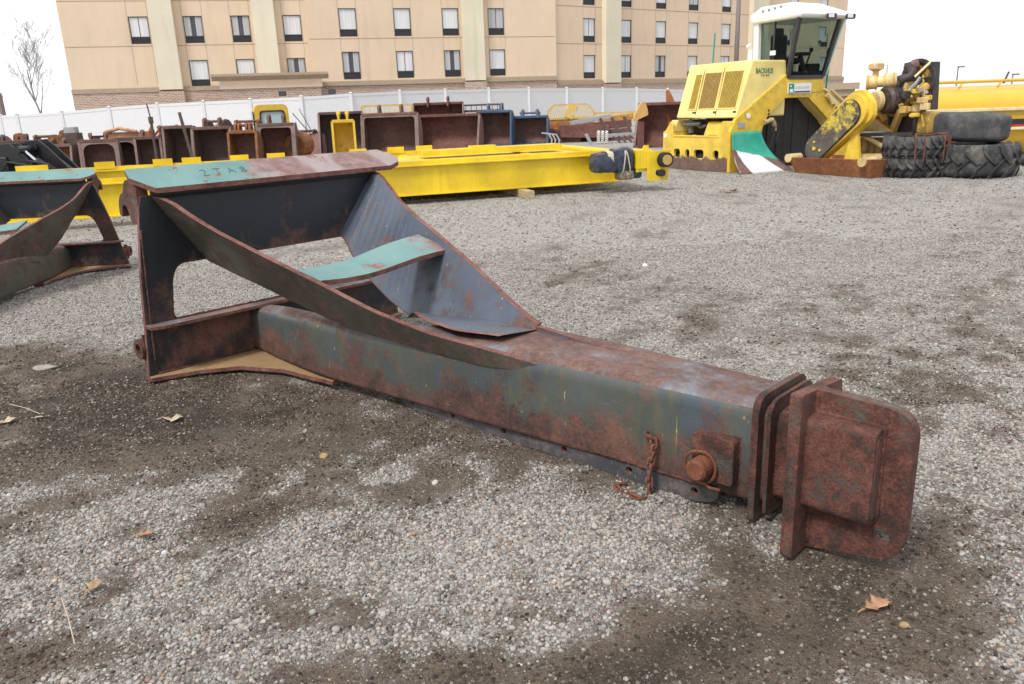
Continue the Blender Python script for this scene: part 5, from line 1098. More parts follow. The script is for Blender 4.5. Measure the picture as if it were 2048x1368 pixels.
c2 = t.mix(gcut, c2, t.colramp(nn, [(.3, (.01, .26, .18)), (.7, (.04, .40, .29))]))
BLADE = t.fin(c2, .32)
mb = MB(); NU, NV = 14, 14; rows = []
for j in range(NV + 1):
    v = j / NV; z = .82 * (1 - v); s_ = 2.36 + .05 * v + .34 * v * v * v
    cl = -.04 - .10 * v * v; cr = .72 + .20 * v + .36 * v * v
    for i in range(NU + 1):
        u = i / NU; c = cl + (cr - cl) * u; mb.v.append((c, -(s_ - .05 * math.sin(math.pi * u) * (1 - v) + .06 * u * v), z))
for j in range(NV):
    for i in range(NU): a_ = j * (NU + 1) + i; mb.f.append([a_, a_ + 1, a_ + NU + 2, a_ + NU + 1]); mb.m.append(0)
o = mb.build('plough_blade', BLADE, TURN, smooth=True); md = o.modifiers.new('thick', 'SOLIDIFY'); md.thickness = .025
MB().box((.35, -2.30, .25), (.3, .05, .4)).build('blade_bracket', YEL2, TURN)
# cab
CB0, CB1 = 1.47, 2.48
bot = [(CB0, 2.27), (CB1, 2.27), (CB1, 1.40), (CB0, 1.40)]; top = [(CB0 - .12, 2.62), (CB1 + .02, 2.62), (CB1, 1.42), (CB0 - .06, 1.42)]
vb = [Vector((c, -s_, 1.87)) for c, s_ in bot]; vt = [Vector((c, -s_, 3.03)) for c, s_ in top]
for i, (nm, w_) in enumerate((('front_pillar', .085), ('front_pillar', .075), ('rear_pillar', .10), ('rear_pillar', .16))):
    MB().beam(vb[i], vt[i], w_, w_ * .9, (0, 1, 0)).build(nm, WHT if i > 1 else DARKM, TURN, bevel=.01)
for i in range(4):
    j = (i + 1) % 4
    MB().beam(vb[i], vb[j], .07, .08).build('cab_bottom_rail', DARKM, TURN)
    MB().hexa([vb[i], vb[j], vt[j], vt[i]], [p + (Vector((1.95, -1.9, p.z)) - p).normalized() * .008 for p in (vb[i], vb[j], vt[j], vt[i])]).build('glass_pane', GLASS, TURN)
MB().hexa([vb[0].lerp(vb[1], q) + Vector((0, .01, 0)) for q in (0, 1)] + [vb[0].lerp(vb[1], 1).lerp(vt[1], .10) + Vector((0, .012, 0)), vb[0].lerp(vt[0], .10) + Vector((0, .012, 0))], [p + Vector((0, .02, 0)) for p in (vb[0], vb[1], vb[1].lerp(vt[1], .10), vb[0].lerp(vt[0], .10))]).build('lower_front_panel', DARKM, TURN)
md_b = vb[3].lerp(vb[0], .48); md_t = vt[3].lerp(vt[0], .42); MB().beam(md_b, md_t, .03, .035, (0, 1, 0)).build('door_seal', DARKM, TURN)
MB().beam(vb[1].lerp(vt[1], .03) + Vector((.07, -.01, 0)), vt[1] + Vector((.09, -.02, -.02)), .03, .05, (0, 1, 0)).build('glass_edge', NT('pale_glass_edge').fin((.50, .72, .70), .1), TURN)
MB().box((1.93, -1.75, 1.90), (.95, .85, .06)).build('cab_floor', BLK, TURN)
SEAT = plain('dark_grey_seat', (.035, .037, .045), .7)
MB().box((1.92, -1.72, 2.22), (.46, .46, .14)).build('seat_cushion', SEAT, TURN, bevel=.05); MB().box((1.92, -1.52, 2.50), (.44, .12, .55)).build('seat_backrest', SEAT, TURN, bevel=.05); MB().box((1.92, -1.50, 2.83), (.24, .09, .17)).build('headrest', SEAT, TURN, bevel=.035); MB().box((1.92, -1.72, 2.05), (.25, .25, .25)).build('seat_base', BLK, TURN)
MB().tube([(1.95, -2.28, 1.95), (1.95, -2.12, 2.30)], .05, 8).box((1.95, -2.12, 2.34), (.34, .22, .07)).build('steering_column', BLK, TURN); MB().tube([(2.28, -1.95, 2.05), (2.34, -2.05, 2.42)], .02, 6).lathe([(0, 0), (.045, 0), (.045, .07), (0, .07)], (2.34, -2.05, 2.40), (0, 0, 1), 8, close=False).build('joystick', BLK, TURN)
MB().box((2.25, -2.1, 2.02), (.35, .3, .25)).build('console', BLK, TURN, bevel=.03); MB().box((1.36, -1.92, 2.38), (.004, .16, .09)).build('notice_card', WHT, TURN)
# roof
rf = [[(1.28, 1.30, 3.00), (2.58, 1.30, 3.00), (2.66, 2.82, 2.98), (1.30, 2.70, 3.0)], [(1.26, 1.28, 3.16), (2.60, 1.28, 3.12), (2.72, 2.90, 3.04), (1.27, 2.74, 3.10)], [(1.46, 1.40, 3.34), (2.30, 1.40, 3.34), (2.24, 2.30, 3.32), (1.46, 2.25, 3.34)]]
mb = MB()
for r_ in rf: mb.v += [(c, -s_, z) for c, s_, z in r_]
mb.f = [[3, 2, 1, 0], [8, 9, 10, 11]] + [[4 * k + i, 4 * k + (i + 1) % 4, 4 * k + 4 + (i + 1) % 4, 4 * k + 4 + i] for k in (0, 1) for i in range(4)]; mb.m = [0] * len(mb.f)
mb.build('roof', WHT, TURN, bevel=.045, seg=3)
for k in range(4): MB().tube([(1.335 + .0, -1.62 - k * .17, 3.235 + .012 * k), (1.30, -1.62 - k * .17, 3.225 + .012 * k)], .028, 10).build('roof_vent', GREY, TURN)
for c in (1.98, 2.52): MB().box((c, -2.86, 3.02), (.22, .08, .10)).build('lamp_housing', DARKM, TURN, bevel=.012); MB().box((c - .05, -2.904, 3.025), (.14, .012, .07)).build('lamp_lens', WHT, TURN)
MB().tube([(2.60, -2.25, 1.90), (2.66, -2.25, 1.92), (2.70, -2.25, 2.38), (2.62, -2.25, 2.42), (2.54, -2.3, 2.36)], .02, 8).tube([(2.66, -2.25, 1.92), (2.62, -2.25, 1.30)], .02, 8).build('hand_rail', GREEN, TURN)
MB().tube([(.62, -.9, 2.20), (.66, -.9, 2.85)], .018, 6).build('marker_rod', GREEN, TURN); MB().tube([(.95, -1.7, 2.20), (.95, -1.7, 2.46), (.88, -1.7, 2.55)], .055, 10).build('exhaust_stack', WHT, TURN)
CRM = plain('cream_pipe', (.70, .56, .28), .45)
for a_, b_, w_ in (((2.60, 2.30, 1.50), (3.50, 2.30, .92), .10), ((2.70, 2.34, 1.60), (3.62, 2.34, 1.02), .05), ((2.50, 2.32, 1.62), (3.30, 2.30, 1.30), .04), ((2.75, 2.36, 1.30), (2.62, 2.36, 1.50), .05), ((3.05, 2.36, 1.10), (3.18, 2.36, 1.30), .05)):
    MB().beam((a_[0], -a_[1], a_[2]), (b_[0], -b_[1], b_[2]), w_, w_).build('side_pipe', CRM, TURN)

# ================================================================== ENGINE DRIVE UNIT
Oe = gz(1590, 345); _d = gz(1740, 357) - Oe; _d[2] = 0; EL_ = np.linalg.norm(_d); ED = _d / EL_; EW = np.array([-ED[1], ED[0], 0])
UNIT = thing('engine_unit', 'rusty yellow diesel drive unit with a slanted chain case on an orange rust skid', 'engine', Oe, math.atan2(EW[1], EW[0]))
def ep(px, py, c): q = onplane(px, py, Oe + EW * c, EW) - Oe; return Vector((q @ EW, -(q @ ED), q[2]))
ez = lambda x, y: (1570 + x / 5.472, 110 + y / 5.472)
def E_(x, y, c): return ep(*ez(x, y), c)
EY = weather('dusty_engine_yellow', (.60, .40, .10), rust=[(.3, (.13, .07, .03)), (.5, (.30, .16, .06)), (.7, (.45, .29, .10))], cover=.46, scale=4, soft=.1, rough=.6)
EC = weather('cream_worn_paint', (.66, .50, .24), rust=[(.3, (.20, .10, .04)), (.5, (.38, .21, .08)), (.7, (.52, .34, .14))], cover=.42, scale=4, soft=.1, rough=.6)
EB = weather('bright_worn_yellow', (.74, .50, .05), rust=[(.3, (.12, .08, .05)), (.5, (.30, .19, .05)), (.7, (.48, .32, .06))], cover=.38, scale=3.5, rough=.5)
EO = weather('orange_skid_rust', (.26, .09, .03), rust=[(.3, (.08, .03, .015)), (.5, (.20, .075, .03)), (.7, (.36, .16, .06))], cover=.55, scale=3, soft=.15, rough=.8)
EK = weather('greasy_black', (.035, .033, .032), cover=.45, scale=4, rough=.5); MUF = plain('brown_black_pipe', (.055, .035, .035), .6, var=.3)
CASE = weather('worn_chain_case', (.66, .50, .05), rust=[(.3, (.05, .04, .035)), (.5, (.095, .08, .07)), (.7, (.15, .13, .12))], cover=.50, scale=4.5, rough=.45, speck=False, grad=(2, .95, .3, .20), pale=(.6, .6, .58))
sk = MB().hexa([(0, .0, 0), (.0, -EL_, 0), (.08, -EL_, 0), (.08, 0, 0)], [(-.10, .12, .30), (-.10, -EL_ - .06, .34), (-.02, -EL_ - .06, .34), (-.02, .12, .30)]).build('skid_side', EO, UNIT, bevel=.01)
MB().hexa([(.08, -EL_, 0), (.08, -EL_ + .06, 0), (.98, -EL_ + .06, 0), (.98, -EL_, 0)], [(-.02, -EL_ - .06, .34), (-.02, -EL_ + .02, .34), (1.02, -EL_ + .02, .30), (1.02, -EL_ - .04, .30)]).build('skid_end', EO, UNIT, bevel=.01)
MB().box((.55, -EL_ / 2, .08), (.9, EL_ - .1, .14)).build('skid_floor', EO, UNIT); MB().box((1.0, -EL_ / 2, .15), (.08, EL_, .3)).build('skid_side', EO, UNIT)
for s_, w_ in ((.35, .2), (1.45, .24)): MB().box((.015, -s_, .11), (.06, w_, .08)).build('skid_slot', EK, UNIT)
MB().tube([(.45, -EL_ - .02, .20), (.45, -EL_ - .07, .20)], .07, 12).build('skid_lug', EO, UNIT)
for P_ in (E_(65, 1125, -.02), E_(870, 1170, -.05)): MB().tube([P_ + Vector((-.10, -.02, .0)), P_ + Vector((.25, .02, .0))], .085, 14).build('round_stub', EC, UNIT)
a_, b_ = E_(730, 1140, .3), E_(1290, 1130, .95)
MB().tube([a_, b_], .10, 14).build('open_pipe', EC, UNIT, smooth=False); MB().tube([b_ + (b_ - a_).normalized() * .002, b_ + (b_ - a_).normalized() * .012], .085, 14).build('pipe_mouth', EO, UNIT)
MB().tube([E_(1100, 1060, .8), E_(1170, 1040, .85), E_(1230, 1080, .9)], .06, 8).build('pipe_branch', EC, UNIT)
# slanted chain case
Lc, Uc = E_(322, 1030, .02), E_(705, 640, .02); ax_ = (Uc - Lc); ln_ = ax_.length; ax_.normalize(); px2 = ax_.cross(Vector((1, 0, 0))).normalized()
def stad(r_, ext=0.0, r2=None):
    r2 = r2 or r_
    return [(r_ * math.cos(a) * 1.0, r_ * math.sin(a)) for a in np.linspace(math.pi / 2, 3 * math.pi / 2, 14)] + [(ln_ + ext + r2 * math.cos(a), r2 * math.sin(a)) for a in np.linspace(-math.pi / 2, math.pi / 2, 14)]
fc_ = lambda u, v, t: Lc + ax_ * u + px2 * v + Vector((t, 0, 0))
MB().prism(stad(.235), fc_, -.02, .0).build('case_cover', CASE, UNIT, bevel=.006)
MB().prism(stad(.25), fc_, .0, .02).build('case_gasket', EK, UNIT)
MB().prism(stad(.25, .08, .30), fc_, .02, .24).build('chain_case', EB, UNIT, bevel=.01)
MB().prism(rounded([(ln_ - .25, -.34), (ln_ + .3, -.34), (ln_ + .45, -.1), (ln_ + .40, .22), (ln_ + .2, .34), (ln_ - .2, .32)], .1, 3), fc_, .10, .22).build('case_flange', EB, UNIT, bevel=.01)
for k in range(11):
    a = -1.5 + k * .33; p = fc_(ln_ + .18 * math.cos(a), .18 * math.sin(a), -.02); MB().tube([p, p + Vector((-.014, 0, 0))], .013, 6).build('case_bolt', EK, UNIT)
for (u, v, r_) in ((.02, .0, .035), (.10, .10, .02), (.12, -.12, .025)):
    p = fc_(u, v, -.02); MB().tube([p, p + Vector((-.02, 0, 0))], r_, 10).build('case_boss', EB, UNIT)
MB().prism([(0, 0), (.5, .0), (.36, .75), (.2, .8)], lambda u, v, t: E_(640, 1160, .15) + Vector((t, -u * .75, v * .75)), 0, .06).build('wing_plate', EB, UNIT)
MB().lathe([(.06, -.01), (.08, 0), (.06, .01)], E_(575, 590, .1), (1, .3, 0), 14).build('lifting_ring', EY, UNIT)
# base frame and panels
p0 = E_(830, 870, .55); p1 = E_(1400, 860, 1.1)
MB().beam(p0, p1, .5, .06).build('deck_beam', EK, UNIT); 
q0, q1, q2, q3 = E_(800, 900, .6), E_(1240, 900, 1.0), E_(1240, 1110, 1.0), E_(780, 1130, .6)
MB().hexa([q0, q1, q2, q3], [p + Vector((.04, .03, 0)) for p in (q0, q1, q2, q3)]).build('ribbed_panel', EC, UNIT)
for k in range(6): u = (k + .5) / 6; MB().beam(q0.lerp(q1, u) + Vector((-.02, -.01, 0)), q3.lerp(q2, u) + Vector((-.02, -.01, 0)), .03, .02, (1, 0, 0)).build('panel_rib', EY, UNIT)
MB().tube([E_(830, 860, .45), E_(1120, 1030, .7)], .045, 10).build('stay_rod', EC, UNIT)
MB().hexa([E_(860, 770, .5), E_(1000, 720, .6), E_(1180, 840, .9), E_(830, 840, .5)], [p + Vector((.05, .04, 0)) for p in (E_(860, 770, .5), E_(1000, 720, .6), E_(1180, 840, .9), E_(830, 840, .5))]).build('guard_sheet', EC, UNIT)
for (a_, b_, w_) in (((960, 690), (1160, 830), .09), ((1270, 600), (1180, 830), .10), ((960, 640), (1280, 600), .12), ((1060, 640), (1060, 700), .3)):
    MB().beam(E_(*a_, .8), E_(*b_, .95), w_, .10, (1, 0, 0)).build('mount_bracket', EY, UNIT)
k0 = E_(1330, 690, 1.1); MB().box(k0 + Vector((.1, .1, -.0)), (.3, .62, .62)).build('battery_box', EK, UNIT, bevel=.02)
k0 = E_(1500, 740, 1.3); MB().box(k0, (.3, .5, .40)).build('rear_mount', EY, UNIT, bevel=.03)
# pulley, flywheel housing, block
pc = E_(985, 505, .45)
smooth_by_angle(MB().lathe([(.0, .0), (.06, .0), (.06, .03), (.16, .03), (.185, .05), (.185, .12), (.0, .12)], pc + Vector((-.06, 0, 0)), (1, -.12, 0), 26, close=False).build('pulley', EC, UNIT), 30)
MB().tube([pc + Vector((-.16, .01, 0)), pc + Vector((.0, 0, 0))], .065, 14).build('pulley_hub', MUF, UNIT)
smooth_by_angle(MB().lathe([(0, 0), (.2, 0), (.25, .05), (.25, .26), (.2, .30), (0, .30)], E_(1080, 495, .62), (1, -.12, 0), 24, close=False).build('flywheel_housing', EK, UNIT), 30)
bc = E_(1330, 470, 1.2)
MB().box(bc + Vector((0, .05, -.08)), (.55, .5, .5)).build('engine_block', EY, UNIT, bevel=.03)
MB().box(bc + Vector((-.02, -.02, .22)), (.50, .32, .14)).build('rocker_cover', EC, UNIT, bevel=.03)
rg = random.Random(4)
for k in range(7):
    q = bc + Vector((-.28 + .09 * k, -.24, .05 + rg.uniform(-.12, .12))); MB().tube([q, q + Vector((rg.uniform(-.06, .1), -.05, .12)), q + Vector((rg.uniform(.0, .15), rg.uniform(-.1, .05), .25))], rg.uniform(.02, .04), 8).build('engine_pipe', (EY, EC, EK)[k % 3], UNIT)
for (x_, y_, c_, r_, l_, m_) in ((1480, 400, 1.1, .13, .14, EC), (1540, 330, 1.25, .10, .1, EY), (1440, 560, 1.1, .12, .12, EC), (1520, 470, 1.15, .09, .16, EY), (1400, 640, 1.1, .07, .12, EC), (1200, 430, .8, .08, .18, EY), (1490, 360, 1.0, .07, .1, GREY), (1550, 390, 1.2, .05, .1, GREY)):
    p = E_(x_, y_ + 25, c_); r_ *= .75; MB().lathe([(0, 0), (r_ * .8, 0), (r_, l_ * .2), (r_, l_ * .8), (r_ * .7, l_), (0, l_)], p, (-.8, -.5, .1), 14, close=False).build('engine_accessory', m_, UNIT)
for k in range(26):
    p = E_(rg.uniform(1190, 1570), rg.uniform(330, 660), rg.uniform(.75, 1.15)); m_ = (EY, EY, EC, EB, GREY, EK)[rg.randrange(6)]
    if rg.random() < .5: MB().box(p, (rg.uniform(.06, .16), rg.uniform(.06, .2), rg.uniform(.05, .16)), rg.uniform(-.5, .5)).build('engine_casting', m_, UNIT, bevel=.012)
    else:
        d_ = Vector((rg.uniform(-1, .2), rg.uniform(-1, 1), rg.uniform(-.6, .8))).normalized(); MB().tube([p, p + d_ * .1, p + d_ * .16 + Vector((.04, 0, rg.uniform(-.12, .12)))], rg.uniform(.015, .035), 8).build('engine_pipe', m_, UNIT)
# air cleaner with cap
aL, aR = E_(885, 305, .5), E_(1225, 275, .85); ad = (aR - aL); al = ad.length
smooth_by_angle(MB().lathe([(0, 0), (.115, 0), (.125, .02), (.125, al * .36), (.10, al * .38), (.10, al * .56), (.135, al * .58), (.135, al * .96), (.12, al), (0, al)], aL, ad, 22, close=False).build('air_cleaner', EC, UNIT), 30)
for u in (.06, .33, .62, .9): MB().lathe([(.126, -.012), (.146, -.012), (.146, .012), (.126, .012)], aL + ad * u, ad, 22).build('clamp_band', EY, UNIT)
cp = E_(990, 235, .62); smooth_by_angle(MB().lathe([(0, 0), (.055, 0), (.055, .09), (.11, .12), (.135, .13), (.135, .22), (.10, .24), (0, .24)], cp, (0, 0, 1), 20, close=False).build('rain_cap', EC, UNIT), 30)
MB().tube([E_(1235, 290, .85), E_(1300, 260, .95), E_(1370, 240, 1.0), E_(1400, 190, 1.05), E_(1350, 120, 1.1)], [.10, .085, .08, .085, .09], 14).build('exhaust_pipe', MUF, UNIT, smooth=True)
MB().tube([E_(1350, 135, 1.1), E_(1470, 90, 1.2)], .085, 14).build('muffler', plain('rosy_rust_muffler', (.21, .11, .09), .8, var=.3), UNIT); MB().tube([E_(1200, 330, .8), E_(1260, 300, .9)], .08, 10).build('hose_joint', MUF, UNIT)
# radiator
rT = [E_(1300, 85, 1.3), E_(1640, 70, 1.3), E_(1612, 600, 1.3), E_(1290, 600, 1.3)]
rc = sum(rT, Vector()) / 4
def rq(sc, off): return [rc + (p - rc) * sc + Vector((off, 0, 0)) for p in rT]
MB().hexa(rq(1.0, 0), rq(1.0, .16)).build('radiator_shroud', EK, UNIT, bevel=.02)
MB().hexa(rq(.86, -.012), rq(.86, .0)).build('radiator_core', plain('dirty_core', (.36, .22, .05), .8, var=.4, scale=14), UNIT)
u_ = (rT[1] - rT[0]).normalized(); MB().prism(circ((0, 0), .37, 26), lambda a, b, t: rc + Vector((0, 0, .12)) + u_ * a + Vector((t, 0, b)), -.05, -.013, [circ((0, 0), .30, 26)]).build('fan_ring', EK, UNIT)
for k in range(6):
    a = k * math.pi / 3; MB().hexa([rc + Vector((-.04, 0, .12)) + u_ * (r_ * math.cos(a + d_)) + Vector((0, 0, r_ * math.sin(a + d_))) for r_, d_ in ((.05, -.4), (.28, -.16), (.28, .16), (.05, .4))], [rc + Vector((-.028, 0, .12)) + u_ * (r_ * math.cos(a + d_)) + Vector((0, 0, r_ * math.sin(a + d_))) for r_, d_ in ((.05, -.4), (.28, -.16), (.28, .16), (.05, .4))]).build('fan_blade', EK, UNIT)
MB().tube([E_(1420, 240, .95), E_(1590, 80, 1.2)], .022, 8).build('cream_rod', CRM, UNIT); MB().tube([E_(1115, 200, .7), E_(1120, 110, .7)], .008, 6).build('antenna_wire', EK, UNIT)

# ================================================================== TYRES
t = NT('dusty_black_tyre'); n_ = t.noise(3.5, 7, .65); TYR = t.fin(t.colramp(n_, [(.3, (.020, .021, .025)), (.5, (.046, .045, .047)), (.68, (.15, .14, .125))]), .75, 0, t.noise(30, 4), .15, .01, .3)
t = NT('worn_grey_tyre'); n_ = t.noise(4, 8, .7); TYR2 = t.fin(t.colramp(n_, [(.3, (.030, .031, .035)), (.5, (.075, .074, .075)), (.72, (.16, .155, .145))]), .8, 0, t.noise(12, 6), .4, .02, .3)
def tyre(label, base, Rr, H, rim, lugs, ang, rz=0.0, mat=TYR, lugd=.05, tilt=(0, 0), group=None):
    T = thing('tractor_tyre', label, 'tyre', base, rz, group); T.rotation_euler = (tilt[0], tilt[1], rz); r0 = Rr - lugd
    prof = rounded([(rim, .03), (r0 * .86, .0), (r0, H * .12), (r0 * 1.005, H * .5), (r0, H * .88), (r0 * .86, H), (rim, H - .03), (rim - .03, H * .85), (rim - .03, H * .15)], [.02, .06, .06, .1, .06, .06, .02, .02, .02], 3)
    smooth_by_angle(MB().lathe(prof, (0, 0, 0), (0, 0, 1), 56).build('carcass', mat, T), 50)
    if lugs:
        mb = MB()
        for k in range(lugs * 2):
            a0 = math.pi * k / lugs; up = k % 2; zz = [(.02 * H, 0), (.22 * H, .10), (.42 * H, .55), (.56 * H, 1)] if not up else [(.98 * H, 0), (.78 * H, .10), (.58 * H, .55), (.44 * H, 1)]
            hw = math.pi / lugs * .27
            for (z0, s0), (z1, s1) in zip(zz, zz[1:]):
                A0, A1 = a0 + ang * s0, a0 + ang * s1
                fx = lambda r_, a, z: (r_ * math.cos(a), r_ * math.sin(a), z)
                rr0 = Rr if 0.1 < z0 / H < .9 else Rr * .955; rr1 = Rr if 0.1 < z1 / H < .9 else Rr * .955
                wz = .035 * H
                mb.hexa([fx(r0 * .93, A0 - hw, z0 - wz), fx(r0 * .93, A0 + hw, z0 + wz), fx(r0 * .93, A1 + hw, z1 + wz), fx(r0 * .93, A1 - hw, z1 - wz)], [fx(rr0, A0 - hw * .8, z0 - wz), fx(rr0, A0 + hw * .8, z0 + wz), fx(rr1, A1 + hw * .8, z1 + wz), fx(rr1, A1 - hw * .8, z1 - wz)])
        mb.build('tread', mat, T, bevel=.008)['kind'] = 'stuff'
    return T
ts = gz(1853, 357.5); ts[1] += .54; 
tyre('lower of two tractor tyres in the smaller stack', ts, .545, .36, .30, 20, .26, .1, group='stacked tyres')
t2 = ts.copy(); t2[2] = .362; U2 = tyre('upper of two tractor tyres in the smaller stack, rusty chains on it', t2, .55, .37, .30, 20, .26, .55, mat=TYR2, group='stacked tyres')
CHN = thing('tyre_chain', 'rusty chains hanging over the upper tyre of smaller stack', 'chain', t2)
for k, a in enumerate((-2.05, -1.80, -1.1, -.86, -.60, -.35)):
    mb = MB(); ra = .56
    path = [(.36 * math.cos(a), .36 * math.sin(a), .395), (.50 * math.cos(a + .02), .50 * math.sin(a + .02), .40), (.565 * math.cos(a + .04), .565 * math.sin(a + .04), .33), (.57 * math.cos(a + .05), .57 * math.sin(a + .05), .12), (.565 * math.cos(a + .05), .565 * math.sin(a + .05), -.05)]
    mb.tube(path, .014, 6).build('chain_strand', M['chain'], CHN)
MB().tube([(.42 * math.cos(a), .42 * math.sin(a), .40 + .01 * math.sin(5 * a)) for a in np.linspace(-2.1, -.3, 16)], .014, 6).build('chain_strand', M['chain'], CHN)
tb_ = atY(1948, 300, 14.7); tb_[2] = 0
tyre('big loader tyre lying flat on the gravel, right of smaller tyre stack', tb_, .745, .57, .38, 16, .30, .3, lugd=.045)
tu = atY(1926, 280, 15.3); tu[2] = .585; tyre('bald grey loader tyre lying on top of the big tyre', tu, .73, .50, .40, 0, 0, 0, mat=TYR2, lugd=0, tilt=(R(1.5), R(2)))

# ================================================================== TANK
TKY = plain('tank_golden_yellow', (.66, .40, .035), .32, var=.06, scale=2); TKC = plain('tank_cream_edge', (.74, .62, .36), .35); RED = plain('red_stripe', (.5, .03, .02), .4)
tk = gz(1990, 318); X0, X1 = atY(1850, 250, tk[1])[0], atY(1850, 250, tk[1])[0] + 9.5; Yf = tk[1]
TANK = thing('yellow_tank', 'long golden yellow tank body with black and red stripe behind the tyres', 'tank', (X0, Yf, 0), R(-1))
LX = X1 - X0; ztop = atY(1950, 171, Yf + .9)[2]
zl = lambda py: atY(1990, py, Yf)[2]
bar_ = [(1.0 - 1.0 * math.cos(a), zl(216) + (ztop - zl(216)) * math.sin(a)) for a in np.linspace(0, math.pi, 24)]
smooth_by_angle(MB().prism(bar_, lambda u, v, t: (t, u, v), 0, LX).build('barrel_top', TKY, TANK), 30)
MB().prism([(.02, zl(236)), (.02, zl(216) - .004), (2.0, zl(216) - .004), (2.0, zl(236))], lambda u, v, t: (t, u, v), .01, LX).build('side_band', TKY, TANK)
MB().box((LX / 2, -.01, zl(218.5)), (LX, .10, .07)).build('upper_trim', TKC, TANK, bevel=.01); MB().box((LX / 2, -.0, zl(258)), (LX, .08, .06)).build('lower_trim', TKC, TANK, bevel=.01)
MB().prism([(.02, zl(260)), (.02, zl(236) - .002), (2.0, zl(236) - .002), (2.0, zl(260))], lambda u, v, t: (t, u, v), .012, LX).build('side_panel', TKY, TANK)
MB().box((LX / 2 + .3, .008, zl(244.5)), (LX - .8, .02, zl(239) - zl(250))).build('black_stripe', BLK, TANK); MB().box((LX / 2 + .3, .006, zl(252)), (LX - .8, .02, .035)).build('red_stripe', RED, TANK)
lowp = [(.03, zl(260) - .003)] + [(.03 + .7 * (1 - math.cos(a)), (zl(260) - .003) * (1 - math.sin(a)) + .02) for a in np.linspace(.15, math.pi / 2, 8)] + [(1.9, .02), (1.95, zl(260) - .003)]
smooth_by_angle(MB().prism(lowp, lambda u, v, t: (t, u, v), .015, LX).build('barrel_bottom', TKY, TANK), 30)
zr = atY(1950, 163, Yf + .6)[2]
MB().tube([(.1, .6, zr), (LX, .6, zr)], .035, 8).build('top_rail', TKY, TANK)
for x_ in (.3, 1.05, 1.9, 3.0): MB().tube([(x_, .6, zr), (x_ - .12, .55, zr - .12)], .022, 6).build('rail_stay', TKY, TANK)
MB().tube([(1.93, .6, zr - .06), (2.02, .6, zr + .18)], .02, 6).build('rail_hook', DARKM, TANK)
p = gz(2046, 326); o = thing('flat_tyre', 'black tyre lying flat at the right edge beside the tank', 'tyre', (p[0] + .12, p[1] - .6, 0)); MB().lathe(rounded([(.3, .02), (.5, 0), (.56, .1), (.5, .2), (.3, .18)], .04, 3), (0, 0, 0), (0, 0, 1), 28).build('carcass', TYR, o, smooth=True)

# ================================================================== LEAVES, STONES, TWIGS
def leafmat(name, c, d): 
    t = NT(name); n = t.noise(30, 5, .7); t.fin(t.colramp(n, [(.3, d), (.7, c)]), .8, 0, n, .3, .004, .2); return t.m
LF1 = leafmat('tan_leaf', (.50, .29, .18), (.30, .16, .09)); LF2 = leafmat('yellow_leaf', (.46, .36, .20), (.22, .12, .06)); LF3 = leafmat('pale_leaf', (.52, .43, .33), (.36, .28, .20))
LEAF_OUT = [(0, 0), (.10, .05), (.30, .26), (.36, .16), (.50, .20), (.62, .40), (.72, .24), (.86, .22), (.90, .10), (1.05, .0)]
def leaf(label, px, py, size, rot, mat, curl=.3, seed=0, parent=None):
    rg = random.Random(seed); out = LEAF_OUT + [(x, -y * rg.uniform(.7, 1.2)) for x, y in LEAF_OUT[-2:0:-1]]
    p = gz(px, py); hz = float(ground_h(np.array([p[0]]), np.array([p[1]]))[0]); o = thing('dry_leaf', label, 'leaf', (p[0], p[1], hz + .008), rot)
    bm = bmesh.new(); c = bm.verts.new((0.5, 0, 0)); mid = [bm.verts.new((x * .55 + .5 * .45, y * .5, 0)) for x, y in out]; vs_ = [bm.verts.new((x, y, 0)) for x, y in out]
    k = len(vs_)
    for i in range(k):
        j = (i + 1) % k; bm.faces.new((c, mid[i], mid[j])); bm.faces.new((mid[i], vs_[i], vs_[j], mid[j]))
    for v in bm.verts:
        x, y = v.co.x - .5, v.co.y; v.co.z = curl * (y * y * 1.5 + abs(x) ** 1.5 * .5) + .05 * math.sin(7 * x + 4 * y + seed) + .06; v.co.x -= .5; v.co *= size
    for f in bm.faces: f.smooth = True
    m_ = bpy.data.meshes.new('blade'); bm.to_mesh(m_); bm.free(); m_.materials.append(mat); b = bpy.data.objects.new('blade', m_); COL.objects.link(b); b.parent = o; s_ = b.modifiers.new('t', 'SOLIDIFY'); s_.thickness = .0015
    MB().tube([(-.5 * size, 0, .09 * size), (-.62 * size, .03 * size, .06 * size), (-.75 * size, .02 * size, .02 * size)], .0022, 5).build('stalk', mat, o)
leaf('curled tan leaf with lobed edges near the right bottom of the yard', 1752, 1214, .095, .4, LF1, .7, 1)
leaf('crumpled tan leaf on pale gravel left of the boom', 291, 1074, .062, .2, LF1, .9, 2)
leaf('yellow brown curled leaf on gravel, nearest to the lower left', 186, 1180, .075, 1.4, LF2, .9, 3)
leaf('small reddish leaf lying on gravel in front of the boom', 826, 1074, .028, .7, LF1, .8, 4)
leaf('flat pale leaf on the dark dirt before the lower flange', 344, 836, .11, .0, LF3, .1, 5)
leaf('pale tattered leaf on the dark dirt at the left edge', 14, 846, .10, .6, LF3, .3, 6)
leaf('small pale leaf on the dirt left of the jib frame', 78, 838, .05, .2, LF3, .3, 8)
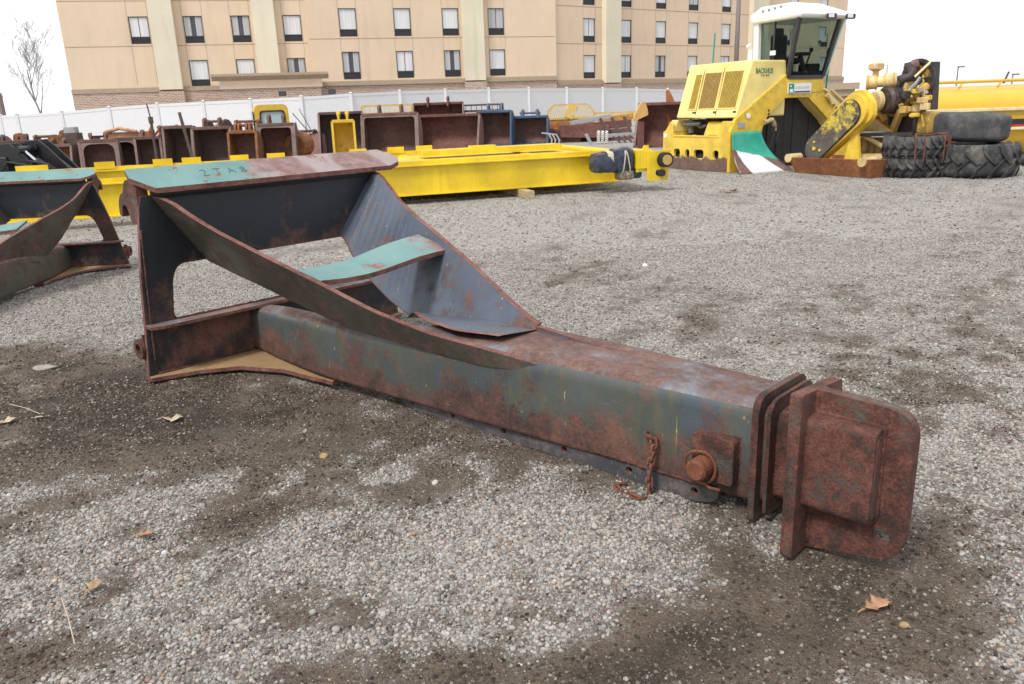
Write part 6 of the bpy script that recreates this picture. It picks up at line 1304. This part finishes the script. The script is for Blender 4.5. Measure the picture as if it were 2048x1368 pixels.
leaf('brown leaf scrap beyond the boom near the compost turner', 1462, 384, .30, .2, LF1, .4, 9)
def stone(label, px, py, d, seed, mat):
    p = gz(px, py); hz = float(ground_h(np.array([p[0]]), np.array([p[1]]))[0]); rs_ = np.random.RandomState(seed); bm = bmesh.new(); bmesh.ops.create_icosphere(bm, subdivisions=3, radius=.5)
    pl = [(Vector(rs_.normal(size=3)).normalized(), rs_.uniform(.3, .43)) for _ in range(8)]
    for v in bm.verts:
        for n_, q in pl:
            e = v.co.dot(n_)
            if e > q: v.co -= n_ * (e - q) * .85
        v.co = Vector((v.co.x * d[0], v.co.y * d[1], v.co.z * d[2]))
    for f in bm.faces: f.smooth = True
    m_ = bpy.data.meshes.new('stone'); bm.to_mesh(m_); bm.free(); m_.materials.append(mat); o = bpy.data.objects.new('stone', m_); COL.objects.link(o); o.location = (p[0], p[1], hz + d[2] * .25); tag(o, label, 'stone')
def stonem(name, c): return plain(name, c, .85, var=.25, scale=40)
stone('flat pale stone half sunk in the dark mud left of the jib frame', 92, 736, (.17, .09, .04), 1, stonem('pale_stone', (.30, .27, .23)))
stone('tan stone on the dirt below the boom', 648, 913, (.045, .035, .03), 2, stonem('tan_stone', (.36, .25, .13)))
stone('pale round stone on the dirt beside the wear strip', 870, 966, (.035, .03, .025), 3, stonem('white_stone', (.44, .42, .38)))
stone('white pebble lying alone on the gravel beyond the boom', 1290, 532, (.06, .05, .04), 4, stonem('white_stone', (.6, .59, .56)))
stone('yellowish stone at the right below curled tan leaf', 1809, 1250, (.03, .024, .02), 5, stonem('yellow_stone', (.34, .26, .13)))
for i, (a, b, c, lab) in enumerate((((125, 1205), (140, 1250), (152, 1300), 'thin pale twig on the gravel at the lower left'), ((20, 815), (50, 822), (82, 835), 'thin twig on dark mud at the left edge'))):
    P3 = [gz(*q) for q in (a, b, c)]; o = thing('twig', lab, 'twig', P3[1]); MB().tube([Vector(q - P3[1]) + Vector((0, 0, .02)) for q in P3], .0022, 5).build('stem', LF3, o)
